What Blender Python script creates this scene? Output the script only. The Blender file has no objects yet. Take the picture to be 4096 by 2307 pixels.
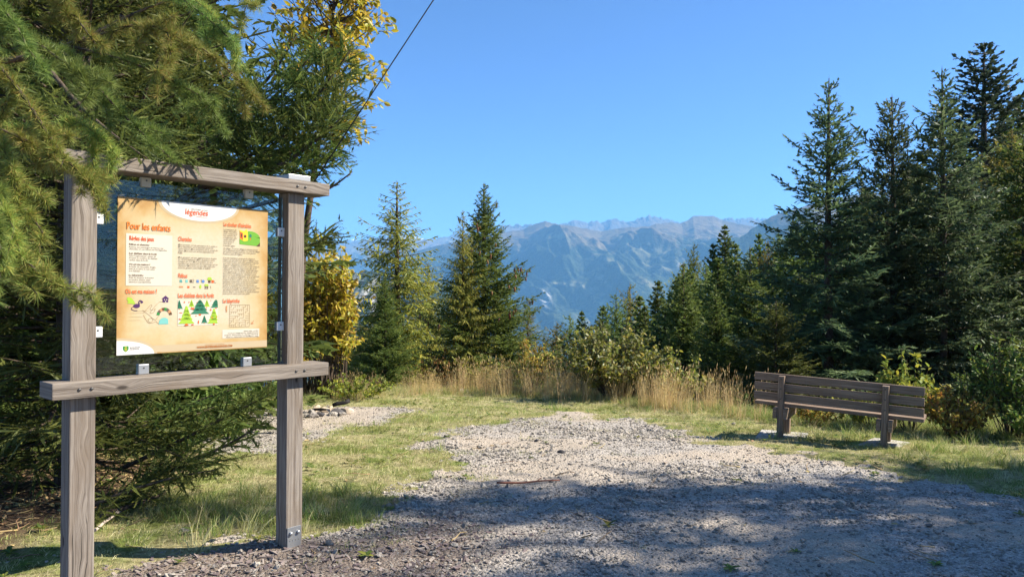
import bpy, math, numpy as np
from math import radians, sin, cos, pi
from mathutils import Vector

sc = bpy.context.scene
COL = sc.collection

# ------------------------------------------------------------------ camera, sky, sun, exposure
EYE = 1.6
FPX = 740.0                      # focal length in pixels of a 1024 px wide picture
cam = bpy.data.cameras.new('camera')
cam.sensor_width = 36.0
cam.lens = 36.0 * FPX / 1024.0
cam.clip_start = 0.05
cam.clip_end = 60000.0
camo = bpy.data.objects.new('camera', cam)
camo.location = (0, 0, EYE)
camo.rotation_euler = (radians(90), 0, 0)
COL.objects.link(camo)
sc.camera = camo

SUN_AZ = math.atan2(0.995, 0.10)     # from +Y towards +X
SUN_EL = radians(40)
world = bpy.data.worlds.new('World')
sc.world = world
world.use_nodes = True
wn = world.node_tree
bg = wn.nodes['Background']
sky = wn.nodes.new('ShaderNodeTexSky')
sky.sky_type = 'NISHITA'
sky.sun_disc = False
sky.sun_elevation = SUN_EL
sky.sun_rotation = SUN_AZ
sky.altitude = 3200
sky.air_density = 1.0
sky.dust_density = 0.0
sky.ozone_density = 10.0
wn.links.new(sky.outputs[0], bg.inputs[0])
bg.inputs[1].default_value = 0.072

sd = bpy.data.lights.new('sun', 'SUN')
sd.energy = 4.1
sd.angle = radians(0.53)
sd.color = (1.0, 0.92, 0.79)
so = bpy.data.objects.new('sun', sd)
S = Vector((sin(SUN_AZ) * cos(SUN_EL), cos(SUN_AZ) * cos(SUN_EL), sin(SUN_EL)))
so.rotation_euler = S.to_track_quat('Z', 'Y').to_euler()
so.location = (20, 5, 30)
COL.objects.link(so)

sc.view_settings.view_transform = 'Standard'
sc.view_settings.look = 'None'
sc.view_settings.gamma = 1.0
sc.view_settings.use_curve_mapping = False
sc.view_settings.exposure = 1.65
sc.cycles.max_bounces = 6
sc.cycles.diffuse_bounces = 4
sc.cycles.glossy_bounces = 2
sc.cycles.transmission_bounces = 3
sc.cycles.transparent_max_bounces = 8
sc.cycles.volume_bounces = 1
sc.cycles.caustics_reflective = False
sc.cycles.caustics_refractive = False

rng = np.random.default_rng(11)

# ------------------------------------------------------------------ numpy noise
_perm = np.random.default_rng(5).permutation(512)
_perm = np.concatenate([_perm, _perm, _perm])
_ang = np.random.default_rng(6).uniform(0, 2 * pi, 512)
_gx, _gy = np.cos(_ang), np.sin(_ang)
def perlin(x, y, seed=0):
    x = np.asarray(x, float); y = np.asarray(y, float)
    xi = np.floor(x).astype(int); yi = np.floor(y).astype(int)
    xf = x - xi; yf = y - yi
    def g(ix, iy, dx, dy):
        h = _perm[(_perm[(ix + seed * 37) % 512] + iy) % 512] % 512
        return _gx[h] * dx + _gy[h] * dy
    u = xf ** 3 * (xf * (xf * 6 - 15) + 10); v = yf ** 3 * (yf * (yf * 6 - 15) + 10)
    a = g(xi, yi, xf, yf); b = g(xi + 1, yi, xf - 1, yf)
    c = g(xi, yi + 1, xf, yf - 1); d = g(xi + 1, yi + 1, xf - 1, yf - 1)
    return ((a + (b - a) * u) + ((c + (d - c) * u) - (a + (b - a) * u)) * v) * 1.5
def fbm(x, y, oct=4, seed=0, gain=0.5):
    s = 0; a = 1.0
    for o in range(oct):
        s = s + a * perlin(x * 2 ** o, y * 2 ** o, seed + o); a *= gain
    return s
def ridged(x, y, oct=4, seed=0, gain=0.5):
    s = 0; a = 1.0
    for o in range(oct):
        s = s + a * (1 - 2 * np.abs(perlin(x * 2 ** o, y * 2 ** o, seed + o))); a *= gain
    return s
def sstep(a, b, x):
    t = np.clip((x - a) / (b - a), 0, 1); return t * t * (3 - 2 * t)
def poly_sd(x, y, P):
    """signed distance to polygon, positive inside"""
    P = np.asarray(P, float); x = np.asarray(x, float); y = np.asarray(y, float)
    d = np.full(x.shape, 1e9); ins = np.zeros(x.shape, bool)
    for i in range(len(P)):
        ax, ay = P[i]; bx, by = P[(i + 1) % len(P)]
        ex, ey = bx - ax, by - ay
        t = np.clip(((x - ax) * ex + (y - ay) * ey) / (ex * ex + ey * ey), 0, 1)
        d = np.minimum(d, np.hypot(x - ax - t * ex, y - ay - t * ey))
        c = (ay > y) != (by > y)
        with np.errstate(divide='ignore', invalid='ignore'):
            ins ^= c & (x < ex * (y - ay) / (ey if ey else 1e-9) + ax)
    return np.where(ins, d, -d)

# ------------------------------------------------------------------ mesh helpers
def mesh_np(name, V, F, mat=None, attrs=None, smooth=False, uv=None):
    V = np.ascontiguousarray(V, np.float32); F = np.ascontiguousarray(F, np.int32)
    k = F.shape[1]
    me = bpy.data.meshes.new(name)
    me.vertices.add(len(V)); me.vertices.foreach_set('co', V.ravel())
    me.loops.add(F.size); me.loops.foreach_set('vertex_index', F.ravel())
    me.polygons.add(len(F)); me.polygons.foreach_set('loop_start', np.arange(len(F), dtype=np.int32) * k)
    if smooth: me.polygons.foreach_set('use_smooth', np.ones(len(F), bool))
    me.update(calc_edges=True)
    for n, a in (attrs or {}).items():
        at = me.attributes.new(n, 'FLOAT', 'POINT'); at.data.foreach_set('value', np.ascontiguousarray(a, np.float32))
    if uv is not None:
        l = me.uv_layers.new(name='UVMap'); l.data.foreach_set('uv', np.ascontiguousarray(uv, np.float32).ravel())
    for m in (mat if isinstance(mat, (list, tuple)) else [mat]):
        if m: me.materials.append(m)
    return me
def put(name, me, parent=None, loc=None, rot=None, scl=None, **props):
    o = bpy.data.objects.new(name, me); COL.objects.link(o)
    if parent: o.parent = parent
    if loc is not None: o.location = loc
    if rot is not None: o.rotation_euler = rot
    if scl is not None: o.scale = scl if hasattr(scl, '__len__') else (scl,) * 3
    for k, v in props.items(): o[k] = v
    return o
def thing(name, label, cat, loc=(0, 0, 0), rotz=0.0, group=None):
    o = bpy.data.objects.new(name, None); COL.objects.link(o)
    o.empty_display_size = 0.2
    o.location = loc; o.rotation_euler = (0, 0, rotz)
    o['label'] = label; o['category'] = cat
    if group: o['group'] = group
    return o
def tag(o, label, cat, group=None):
    o['label'] = label; o['category'] = cat
    if group: o['group'] = group
    return o
class Geo:
    def __init__(s): s.V = []; s.F = []; s.n = 0
    def add(s, V, F):
        V = np.asarray(V, float); F = np.asarray(F, int)
        if len(V): s.V.append(V); s.F.append(F + s.n); s.n += len(V)
    def mesh(s, name, mat, **k):
        return mesh_np(name, np.concatenate(s.V), np.concatenate(s.F), mat, **k)
def norm(a): return a / np.maximum(np.linalg.norm(a, axis=-1, keepdims=True), 1e-9)
def tube(P, r, sides=5):
    P = np.asarray(P, float); r = np.broadcast_to(np.asarray(r, float), (len(P),))
    T = norm(np.gradient(P, axis=0))
    ref = np.array([0.0, 0, 1]) if abs(T[0, 2]) < 0.9 else np.array([1.0, 0, 0])
    A = norm(np.cross(T, ref)); B = np.cross(T, A)
    th = np.arange(sides) * 2 * pi / sides
    V = P[:, None] + r[:, None, None] * (np.cos(th)[None, :, None] * A[:, None] + np.sin(th)[None, :, None] * B[:, None])
    V = V.reshape(-1, 3); F = []
    for i in range(len(P) - 1):
        for j in range(sides):
            a = i * sides + j; b = i * sides + (j + 1) % sides
            F += [(a, b, b + sides), (a, b + sides, a + sides)]
    n = len(V); V = np.vstack([V, P[-1:], P[:1]])
    for j in range(sides):
        F.append(((len(P) - 1) * sides + j, (len(P) - 1) * sides + (j + 1) % sides, n))
        F.append(((j + 1) % sides, j, n + 1))
    return V, np.array(F)
def box_mesh(name, x0, x1, y0, y1, z0, z1, mat, axis=0, bevel=0.004):
    """bevelled box with uv running along its grain axis (metres)"""
    import bmesh
    bm = bmesh.new()
    bmesh.ops.create_cube(bm, size=1.0)
    for v in bm.verts:
        v.co = Vector((x0 + (v.co.x + .5) * (x1 - x0), y0 + (v.co.y + .5) * (y1 - y0), z0 + (v.co.z + .5) * (z1 - z0)))
    if bevel:
        bmesh.ops.bevel(bm, geom=list(bm.edges), offset=bevel, segments=2, profile=0.6, affect='EDGES')
    uvl = bm.loops.layers.uv.new('UVMap')
    for f in bm.faces:
        n = f.normal; na = max(range(3), key=lambda i: abs(n[i]))
        oth = [i for i in range(3) if i != axis and i != na]
        for l in f.loops:
            c = l.vert.co
            if na == axis:
                a, b = [i for i in range(3) if i != axis]
                l[uvl].uv = (c[a] * 0.15 + 5.0, c[b])
            else:
                l[uvl].uv = (c[axis], c[oth[0]] + 0.37 * na)
    me = bpy.data.meshes.new(name); bm.to_mesh(me); bm.free()
    me.materials.append(mat)
    return me
def poly_mesh(name, pts, y, mat):
    """flat polygon in the local XZ plane facing -Y (fan from the centroid); pts in mm"""
    P = np.array(pts, float) / 1000; c = P.mean(0)
    V = np.column_stack([np.r_[c[0], P[:, 0]], np.full(len(P) + 1, y), np.r_[c[1], P[:, 1]]])
    n = len(P)
    return V, np.array([(0, 1 + i, 1 + (i + 1) % n) for i in range(n)])

# ------------------------------------------------------------------ material helpers
class M:
    def __init__(s, name):
        s.m = bpy.data.materials.new(name); s.m.use_nodes = True
        s.t = s.m.node_tree; s.t.nodes.clear()
        s.out = s.t.nodes.new('ShaderNodeOutputMaterial')
    def n(s, typ, ins=None, **k):
        nd = s.t.nodes.new('ShaderNode' + typ)
        for a, v in k.items(): setattr(nd, a, v)
        for a, v in (ins or {}).items():
            sock = nd.inputs[a]
            if isinstance(v, bpy.types.NodeSocket): s.t.links.new(v, sock)
            else:
                if isinstance(v, tuple) and len(v) == 3 and sock.type == 'RGBA': v = v + (1,)
                sock.default_value = v
        return nd
    def math(s, op, a, b=0.0, clamp=False):
        return s.n('Math', {0: a, 1: b}, operation=op, use_clamp=clamp).outputs[0]
    def mix(s, f, a, b, mode='MIX'):
        nd = s.n('Mix', {0: f, 6: a, 7: b}, data_type='RGBA', blend_type=mode)
        return nd.outputs[2]
    def ramp(s, f, stops, interp='LINEAR'):
        nd = s.n('ValToRGB', {0: f}); cr = nd.color_ramp; cr.interpolation = interp
        while len(cr.elements) < len(stops): cr.elements.new(0.5)
        for e, (p, c) in zip(cr.elements, stops):
            e.position = p; e.color = (c if isinstance(c, tuple) else (c, c, c)) + (1,)
        return nd.outputs[0]
    def noise(s, vec, scale, detail=4, rough=0.55, dist=0.0):
        return s.n('TexNoise', {'Vector': vec, 'Scale': scale, 'Detail': detail, 'Roughness': rough, 'Distortion': dist}).outputs[0]
    def attr(s, name): return s.n('Attribute', attribute_name=name).outputs['Fac']
    def rng(s, v, a, b, c=0.0, d=1.0):
        return s.n('MapRange', {0: v, 1: a, 2: b, 3: c, 4: d}).outputs[0]
    def bump(s, h, dist, strength=1.0):
        return s.n('Bump', {'Height': h, 'Distance': dist, 'Strength': strength}).outputs[0]
    def bsdf(s, col, rough=0.7, spec=0.3, normal=None, metal=0.0):
        d = {'Base Color': col, 'Roughness': rough, 'Specular IOR Level': spec, 'Metallic': metal}
        if normal is not None: d['Normal'] = normal
        return s.n('BsdfPrincipled', d).outputs[0]
    def done(s, shader):
        s.t.links.new(shader, s.out.inputs['Surface']); return s.m

def plain(name, col, rough=0.6, spec=0.3, metal=0.0):
    m = M(name); return m.done(m.bsdf(col, rough, spec, metal=metal))

def foliage(name, cols, rough=0.55, trans=0.40, spec=0.25, objvar=0.25):
    m = M(name)
    isl = m.n('NewGeometry').outputs['Random Per Island']
    n = len(cols)
    c = m.ramp(isl, [(i / max(n - 1, 1), q) for i, q in enumerate(cols)])
    r = m.n('ObjectInfo').outputs['Random']
    c = m.n('HueSaturation', {'Hue': m.rng(r, 0, 1, 0.5 - 0.03 * objvar / .25, 0.5 + 0.02 * objvar / .25), 'Value': m.rng(r, 0, 1, 1 - objvar, 1 + objvar), 'Color': c}).outputs[0]
    a = m.bsdf(c, rough, spec)
    t = m.n('BsdfTranslucent', {'Color': c}).outputs[0]
    return m.done(m.n('MixShader', {0: trans, 1: a, 2: t}).outputs[0])

def wood(name, c_light, c_dark, stain, knot_seed=0.0, grain=70.0):
    m = M(name)
    uv = m.n('TexCoord').outputs['UV']
    sx = m.n('SeparateXYZ', {0: uv}); u, v = sx.outputs[0], sx.outputs[1]
    ran = m.math('MULTIPLY', m.n('ObjectInfo').outputs['Random'], 40.0)
    # rare knots: cells stretched along the grain; the grain bends round them
    kv = m.n('CombineXYZ', {0: m.math('ADD', m.math('MULTIPLY', u, 3.2), ran), 1: m.math('MULTIPLY', v, 10.0), 2: ran}).outputs[0]
    vor = m.n('TexVoronoi', {'Vector': kv, 'Scale': 1.0, 'Randomness': 0.9}, voronoi_dimensions='3D')
    kd = vor.outputs['Distance']
    warp = m.math('MULTIPLY', m.rng(kd, 0.02, 0.42, 0.028, 0.0), 1.0)
    vv = m.math('ADD', v, warp)
    low = m.noise(m.n('CombineXYZ', {0: u, 1: m.math('MULTIPLY', v, 3.0), 2: ran}).outputs[0], 1.6, 3)
    vv = m.math('ADD', vv, m.math('MULTIPLY', low, 0.010))
    gv = m.n('CombineXYZ', {0: m.math('MULTIPLY', u, 1.2), 1: m.math('MULTIPLY', vv, grain), 2: ran}).outputs[0]
    g = m.noise(gv, 1.0, 3, 0.6)
    fine = m.noise(m.n('CombineXYZ', {0: m.math('MULTIPLY', u, 8.0), 1: m.math('MULTIPLY', vv, grain * 4.5), 2: ran}).outputs[0], 1.0, 2, 0.7)
    gg = m.math('ADD', m.math('MULTIPLY', g, 0.65), m.math('MULTIPLY', fine, 0.35))
    f = m.rng(gg, 0.38, 0.60)
    c = m.mix(f, c_dark, c_light)
    bl = m.noise(m.n('CombineXYZ', {0: m.math('MULTIPLY', u, 3.0), 1: m.math('MULTIPLY', v, 14.0), 2: ran}).outputs[0], 1.0, 4)
    c = m.mix(m.rng(bl, 0.48, 0.72, 0, 0.75), c, stain)
    c = m.mix(m.rng(kd, 0.12, 0.06, 0, 0.9), c, (0.03, 0.022, 0.017))
    # drying cracks
    cr = m.noise(m.n('CombineXYZ', {0: m.math('MULTIPLY', u, 1.5), 1: m.math('MULTIPLY', vv, 120.0), 2: m.math('ADD', ran, 7.0)}).outputs[0], 1.0, 1)
    c = m.mix(m.rng(cr, 0.68, 0.74, 0, 0.8), c, (0.03, 0.025, 0.02))
    h = m.math('SUBTRACT', gg, m.rng(cr, 0.7, 0.78, 0, 0.6))
    return m.done(m.bsdf(c, 0.75, 0.25, m.bump(h, 0.004, 0.8)))

MAT = {}
MAT['sign_wood'] = wood('weathered_larch_wood', (0.29, 0.25, 0.21), (0.115, 0.092, 0.074), (0.17, 0.13, 0.095))
MAT['bench_wood'] = wood('brown_bench_wood', (0.29, 0.215, 0.16), (0.13, 0.09, 0.065), (0.18, 0.125, 0.085))
MAT['bark'] = None
def mk_bark():
    m = M('conifer_bark'); p = m.n('TexCoord').outputs['Object']
    mp = m.n('Mapping', {0: p, 3: (30, 30, 8)}).outputs[0]
    h = m.noise(mp, 1.0, 5, 0.65)
    c = m.ramp(h, [(0.3, (0.035, 0.026, 0.02)), (0.6, (0.12, 0.09, 0.068)), (0.8, (0.19, 0.17, 0.15))])
    return m.done(m.bsdf(c, 0.9, 0.1, m.bump(h, 0.01)))
MAT['bark'] = mk_bark()
MAT['spruce'] = foliage('spruce_needles', [(0.055, 0.088, 0.024), (0.11, 0.155, 0.036), (0.18, 0.215, 0.05)])
MAT['spruce_blue'] = foliage('cool_spruce_needles', [(0.046, 0.08, 0.038), (0.10, 0.152, 0.066), (0.175, 0.225, 0.095)])
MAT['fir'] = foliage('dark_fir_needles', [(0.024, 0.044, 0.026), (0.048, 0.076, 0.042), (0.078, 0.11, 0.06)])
MAT['larch_green'] = foliage('olive_larch_needles', [(0.13, 0.21, 0.04), (0.22, 0.30, 0.06), (0.31, 0.36, 0.08), (0.27, 0.33, 0.08), (0.46, 0.36, 0.09), (0.15, 0.23, 0.06)], trans=0.35)
MAT['larch_gold'] = foliage('golden_larch_needles', [(0.15, 0.18, 0.035), (0.27, 0.27, 0.05), (0.40, 0.33, 0.065)], trans=0.4)
MAT['spruce_bright'] = foliage('bright_spruce_needles', [(0.065, 0.11, 0.028), (0.13, 0.185, 0.042), (0.22, 0.26, 0.06)], trans=0.45, objvar=0.05)  # brighter green than the plain spruce needles, varying little from tree to tree
MAT['larch_fresh'] = foliage('fresh_larch_needles', [(0.10, 0.18, 0.04), (0.17, 0.26, 0.06), (0.25, 0.33, 0.08), (0.13, 0.21, 0.06)], trans=0.4)
MAT['larch_mid'] = foliage('fresh_green_larch_needles', [(0.09, 0.135, 0.035), (0.16, 0.21, 0.05), (0.25, 0.28, 0.065)])
MAT['willow'] = foliage('yellow_leaves', [(0.42, 0.30, 0.02), (0.55, 0.38, 0.03), (0.36, 0.32, 0.03), (0.20, 0.24, 0.03), (0.60, 0.42, 0.06), (0.32, 0.17, 0.03)], trans=0.45, spec=0.4, rough=0.45)
MAT['whitebeam'] = foliage('pale_backed_leaves', [(0.18, 0.27, 0.05), (0.36, 0.40, 0.06), (0.13, 0.20, 0.05), (0.46, 0.50, 0.28), (0.50, 0.46, 0.06), (0.18, 0.27, 0.07), (0.32, 0.38, 0.09)], trans=0.5, spec=0.4, rough=0.45)
MAT['shrub_green'] = foliage('green_shrub_leaves', [(0.08, 0.14, 0.03), (0.15, 0.22, 0.04), (0.05, 0.09, 0.03), (0.28, 0.29, 0.05)], trans=0.35)
MAT['shrub_lime'] = foliage('lime_shrub_leaves', [(0.28, 0.31, 0.05), (0.20, 0.26, 0.05), (0.40, 0.34, 0.04), (0.12, 0.17, 0.04)], trans=0.4)
MAT['shrub_rust'] = foliage('rust_shrub_leaves', [(0.50, 0.36, 0.06), (0.34, 0.15, 0.04), (0.50, 0.42, 0.08), (0.22, 0.26, 0.06), (0.26, 0.13, 0.06), (0.34, 0.36, 0.08)], trans=0.4)
MAT['grass_green'] = foliage('green_grass', [(0.12, 0.20, 0.04), (0.22, 0.31, 0.07), (0.38, 0.40, 0.13), (0.52, 0.48, 0.22)], trans=0.4, objvar=0.2)
MAT['grass_dry'] = foliage('dry_grass', [(0.64, 0.57, 0.32), (0.54, 0.51, 0.24), (0.72, 0.64, 0.40), (0.36, 0.40, 0.13)], trans=0.4, objvar=0.2)
MAT['straw'] = foliage('tall_straw', [(0.66, 0.50, 0.24), (0.58, 0.43, 0.19), (0.76, 0.62, 0.36), (0.46, 0.34, 0.14)], trans=0.4, objvar=0.2)

def mk_stone(name, a, b, c3):
    m = M(name)
    r = m.n('ObjectInfo').outputs['Random']
    c = m.ramp(r, [(0.0, a), (0.45, b), (0.8, c3), (0.93, (0.58, 0.52, 0.44)), (1.0, (0.14, 0.13, 0.13))])
    p = m.n('TexCoord').outputs['Object']
    h = m.noise(p, 2.5, 4)
    c = m.mix(m.rng(h, 0.3, 0.7), c, m.mix(1.0, c, (0.72, 0.70, 0.68), 'MULTIPLY'))
    return m.done(m.bsdf(c, 0.85, 0.25, m.bump(h, 0.1, 0.5)))
MAT['stone'] = mk_stone('grey_gravel_stone', (0.29, 0.265, 0.235), (0.41, 0.375, 0.325), (0.53, 0.48, 0.41))
MAT['chip'] = foliage('wood_chips', [(0.33, 0.24, 0.17), (0.22, 0.14, 0.09), (0.45, 0.36, 0.27), (0.30, 0.27, 0.25), (0.13, 0.08, 0.06)], trans=0.0, objvar=0.35)

# ------------------------------------------------------------------ the ground
GRAVEL = [(1.0, 11.5), (0.3, 10.8), (-0.75, 9.8), (-0.8, 8.5), (-0.45, 6.9), (-0.75, 5.5), (-1.1, 4.95), (-1.9, 4.55), (-2.2, 4.0), (-2.6, 3.2), (-3, -4), (14, -4),
          (14, 2.5), (6, 4.6), (4.1, 5.75), (3.5, 6.6), (3.25, 7.45), (2.75, 8.3), (2.07, 9.4), (1.6, 10.6)]
FIRE = [(-2.6, 8.0), (-2.4, 9.2), (-1.9, 10.3), (-1.4, 12), (-2.2, 12.5), (-3.9, 12.2), (-4.1, 9.5), (-3.3, 8.0)]
CHIPS = [(-3.2, 3.0), (-2.3, 4.3), (-1.3, 4.95), (-0.4, 5.3), (0.1, 4.6), (-0.3, 3.2), (-0.8, 2.0), (-3, 1.5)]
EDX = np.array([-12, -6, -3, -1, 0.5, 2, 3.3, 4.2, 5.2, 8, 14, 30]); EDY = np.array([11, 13, 15, 15.8, 15.2, 13.6, 11.9, 10.8, 10.2, 10.0, 9.5, 9.0])
def edge_y(x): return np.interp(x, EDX, EDY)
def ground_far(x, y):
    x = np.asarray(x, float); y = np.asarray(y, float)
    plate = -0.05 * np.clip(y - 4.6, 0, 14) - 0.02 * np.clip(y - 18.6, 0, None)
    k = np.interp(x, [-20, -6, 3, 8, 16, 60], [0.35, 0.45, 0.5, 0.20, 0.10, 0.12])
    d = y - edge_y(x)
    drop = k * np.where(d > 4, d - 0.8, np.where(d > 0, d * d * 0.2, 0)).clip(0)
    drop = np.where(x > 4, np.minimum(drop, drop * 1.0), drop)
    side = 0.05 * np.clip(-x - 4, 0, None) * 0
    z = plate - drop + side
    return np.maximum(z, -700 + 3 * perlin(x / 300, y / 300, 3))
def gz(x, y):
    x = np.asarray(x, float); y = np.asarray(y, float)
    z = ground_far(x, y) + 0.035 * fbm(x * 0.45, y * 0.45, 3, 2) * sstep(3.5, 6, np.hypot(x, y) + 1)
    return z + 0.012 * fbm(x * 2.2, y * 2.2, 2, 9)
def gz1(x, y): return float(gz(np.array([x]), np.array([y]))[0])
def gravel_m(x, y):
    s = poly_sd(x, y, GRAVEL) + 0.12 + 0.5 * fbm(x * 0.9, y * 0.9, 4, 21) + 0.25 * fbm(x * 3.1, y * 3.1, 3, 22)
    f = poly_sd(x, y, FIRE) + 0.3 * fbm(x * 1.1, y * 1.1, 3, 25)
    return sstep(-0.45, 0.5, np.maximum(s, f))
def chips_m(x, y): return sstep(-0.15, 0.35, poly_sd(x, y, CHIPS) + 0.3 * fbm(x * 1.3, y * 1.3, 3, 31))
def litter_m(x, y): return sstep(0, 0.6, -2.75 - x + 0.35 * fbm(x, y, 3, 41)) * sstep(8.2, 7.2, y) + sstep(0.2, 1.0, y - edge_y(x))

def grid(x0, x1, y0, y1, step):
    nx = int(round((x1 - x0) / step)) + 1; ny = int(round((y1 - y0) / step)) + 1
    X, Y = np.meshgrid(np.linspace(x0, x1, nx), np.linspace(y0, y1, ny))
    i = np.arange(nx * ny).reshape(ny, nx)
    F = np.stack([i[:-1, :-1], i[:-1, 1:], i[1:, 1:], i[1:, :-1]], -1).reshape(-1, 4)
    return X.ravel(), Y.ravel(), F
def mk_ground():
    m = M('grassy_soil'); p = m.n('NewGeometry').outputs['Position']
    a = m.noise(p, 2.2, 5, 0.6); b = m.noise(p, 22, 4, 0.65); d = m.noise(p, 130, 3, 0.7)
    c = m.ramp(b, [(0.3, (0.13, 0.115, 0.055)), (0.5, (0.34, 0.30, 0.15)), (0.7, (0.50, 0.44, 0.25))])
    c = m.mix(m.rng(a, 0.45, 0.6), c, m.mix(1.0, c, (0.5, 0.68, 0.34), 'MULTIPLY'))
    soil = m.ramp(d, [(0.3, (0.045, 0.03, 0.02)), (0.55, (0.13, 0.085, 0.055)), (0.75, (0.23, 0.16, 0.11))])
    c = m.mix(m.math('MULTIPLY', m.attr('soil'), 1.0, True), c, soil)
    h = m.math('ADD', m.math('MULTIPLY', b, 0.6), m.math('MULTIPLY', d, 0.4))
    return m.done(m.bsdf(c, 0.95, 0.1, m.bump(h, 0.04)))
def mk_gravel():
    m = M('gravel_grit'); p = m.n('NewGeometry').outputs['Position']
    v1 = m.n('TexVoronoi', {'Vector': p, 'Scale': 48.0}); v2 = m.n('TexVoronoi', {'Vector': p, 'Scale': 120.0})
    r1 = m.n('SeparateColor', {0: v1.outputs['Color']}).outputs[0]; r2 = m.n('SeparateColor', {0: v2.outputs['Color']}).outputs[0]
    r = m.math('ADD', m.math('MULTIPLY', r1, 0.5), m.math('MULTIPLY', r2, 0.5))
    c = m.ramp(r, [(0.1, (0.18, 0.165, 0.15)), (0.5, (0.37, 0.335, 0.295)), (0.9, (0.55, 0.495, 0.43))])
    c = m.mix(m.math('MULTIPLY', m.attr('sand'), 0.6), c, m.mix(r2, (0.36, 0.29, 0.215), (0.52, 0.43, 0.325)))
    br = m.ramp(m.noise(p, 60, 4, 0.7), [(0.3, (0.05, 0.035, 0.028)), (0.6, (0.17, 0.125, 0.095)), (0.8, (0.30, 0.24, 0.19))])
    c = m.mix(m.math('MULTIPLY', m.attr('chips'), 0.8), c, br)
    h = m.math('ADD', m.math('MULTIPLY', v1.outputs['Distance'], -0.7), m.math('MULTIPLY', v2.outputs['Distance'], -0.3))
    return m.done(m.bsdf(c, 0.9, 0.2, m.bump(h, 0.02, 0.9)))
MAT['ground'] = mk_ground(); MAT['gravel'] = mk_gravel()

X, Y, F = grid(-14, 18, -6, 20, 0.1)
Zg = gz(X, Y)
border = np.minimum.reduce([X + 14, 18 - X, Y + 6, 20 - Y])
ground = put('ground', mesh_np('ground', np.column_stack([X, Y, Zg - 0.6 * sstep(0.5, 0, border)]), F, MAT['ground'], {'soil': litter_m(X, Y)}, True), kind='structure')
# far ground: the slope below the viewpoint down into the valley (one sheet, rings growing with distance)
rx = np.concatenate([-np.geomspace(16000, 20, 40), np.linspace(-18, 22, 21), np.geomspace(24, 16000, 40)])
ry = np.concatenate([-np.geomspace(3000, 10, 20), np.linspace(-8, 40, 25), np.geomspace(44, 19000, 45)])
XX, YY = np.meshgrid(rx, ry); i = np.arange(XX.size).reshape(XX.shape)
FF = np.stack([i[:-1, :-1], i[:-1, 1:], i[1:, 1:], i[1:, :-1]], -1).reshape(-1, 4)
XX = XX.ravel(); YY = YY.ravel()
inside = sstep(0, 1.0, np.minimum.reduce([XX + 14, 18 - XX, YY + 6, 20 - YY]))
put('hillside', mesh_np('hillside', np.column_stack([XX, YY, ground_far(XX, YY) - 0.3 - 1.2 * inside]), FF, MAT['ground'], {'soil': np.full(len(XX), 0.4)}, True), kind='structure')
# gravel sheet: rises 8 mm out of the ground where gravel lies
X, Y, F = grid(-5, 12, -3, 13.2, 0.06)
gm = gravel_m(X, Y); cm = chips_m(X, Y)
gh = gz(X, Y) + 0.03 * (np.maximum(gm, cm) - 0.55) + 0.006 * fbm(X * 5, Y * 5, 2, 77) * gm
def sand_m(x, y): return np.clip(sstep(0.0, 0.45, fbm(x * 0.55, y * 0.75, 4, 131)) + np.exp(-((x - 0.3) / 0.9) ** 2 - ((y - 6.8) / 0.7) ** 2) * 1.1, 0, 1)
keep = np.maximum(gm, cm)[F].max(1) > 0.1
gravel_path = put('gravel_path', mesh_np('gravel_path', np.column_stack([X, Y, gh]), F[keep], MAT['gravel'], {'chips': cm, 'sand': sand_m(X, Y)}, True), kind='structure')

# ------------------------------------------------------------------ mountains
def mk_mountain(name, treeline, snow=False):
    m = M(name); g = m.n('NewGeometry'); p = g.outputs['Position']
    sx = m.n('SeparateXYZ', {0: p}); z = sx.outputs[2]
    nz = m.n('SeparateXYZ', {0: g.outputs['True Normal']}).outputs[2]
    n1 = m.noise(p, 0.0016, 6, 0.6); n2 = m.noise(p, 0.011, 5, 0.65); n3 = m.noise(p, 0.055, 3, 0.7)
    if snow:
        c = m.mix(m.rng(n2, 0.45, 0.6), (0.85, 0.87, 0.9), (0.30, 0.30, 0.31))
        return m.done(m.bsdf(c, 0.7, 0.2))
    forest = m.ramp(m.math('ADD', m.math('MULTIPLY', n3, 0.75), m.math('MULTIPLY', n2, 0.25)), [(0.34, (0.006, 0.012, 0.009)), (0.5, (0.026, 0.042, 0.022)), (0.66, (0.085, 0.10, 0.05))])
    alp = m.ramp(n2, [(0.3, (0.09, 0.075, 0.045)), (0.55, (0.16, 0.12, 0.065)), (0.75, (0.20, 0.165, 0.10))])
    rock = m.ramp(n2, [(0.3, (0.06, 0.06, 0.06)), (0.7, (0.15, 0.145, 0.14))])
    hz = m.math('ADD', z, m.rng(n1, 0.3, 0.7, -130, 130)); hz = m.math('ADD', hz, m.rng(n2, 0.3, 0.7, -90, 90))
    c = m.mix(m.rng(hz, treeline - 60, treeline + 90), forest, alp)
    c = m.mix(m.rng(n2, 0.60, 0.68, 0, m.rng(n1, 0.5, 0.6, 0, 0.5)), c, alp) if False else c
    hr = m.math('ADD', z, m.rng(n2, 0.3, 0.7, -160, 160))
    c = m.mix(m.math('MULTIPLY', m.rng(hr, treeline + 150, treeline + 330), m.rng(nz, 0.86, 0.72)), c, rock)
    mead = m.math('MULTIPLY', m.attr('meadow'), m.rng(n2, 0.42, 0.56), True)
    c = m.mix(mead, c, (0.19, 0.18, 0.10))
    bare = m.math('MULTIPLY', m.attr('bare'), m.rng(n3, 0.3, 0.55, 0.35, 1.0), True)
    c = m.mix(bare, c, (0.40, 0.38, 0.355))
    return m.done(m.bsdf(c, 0.95, 0.05, m.bump(m.math('ADD', n3, m.math('MULTIPLY', n2, 1.6)), 9.0, 0.9)))
MAT['mountain'] = mk_mountain('forested_mountainside', 410); MAT['snow'] = mk_mountain('snowy_rock', 0, True)
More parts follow.
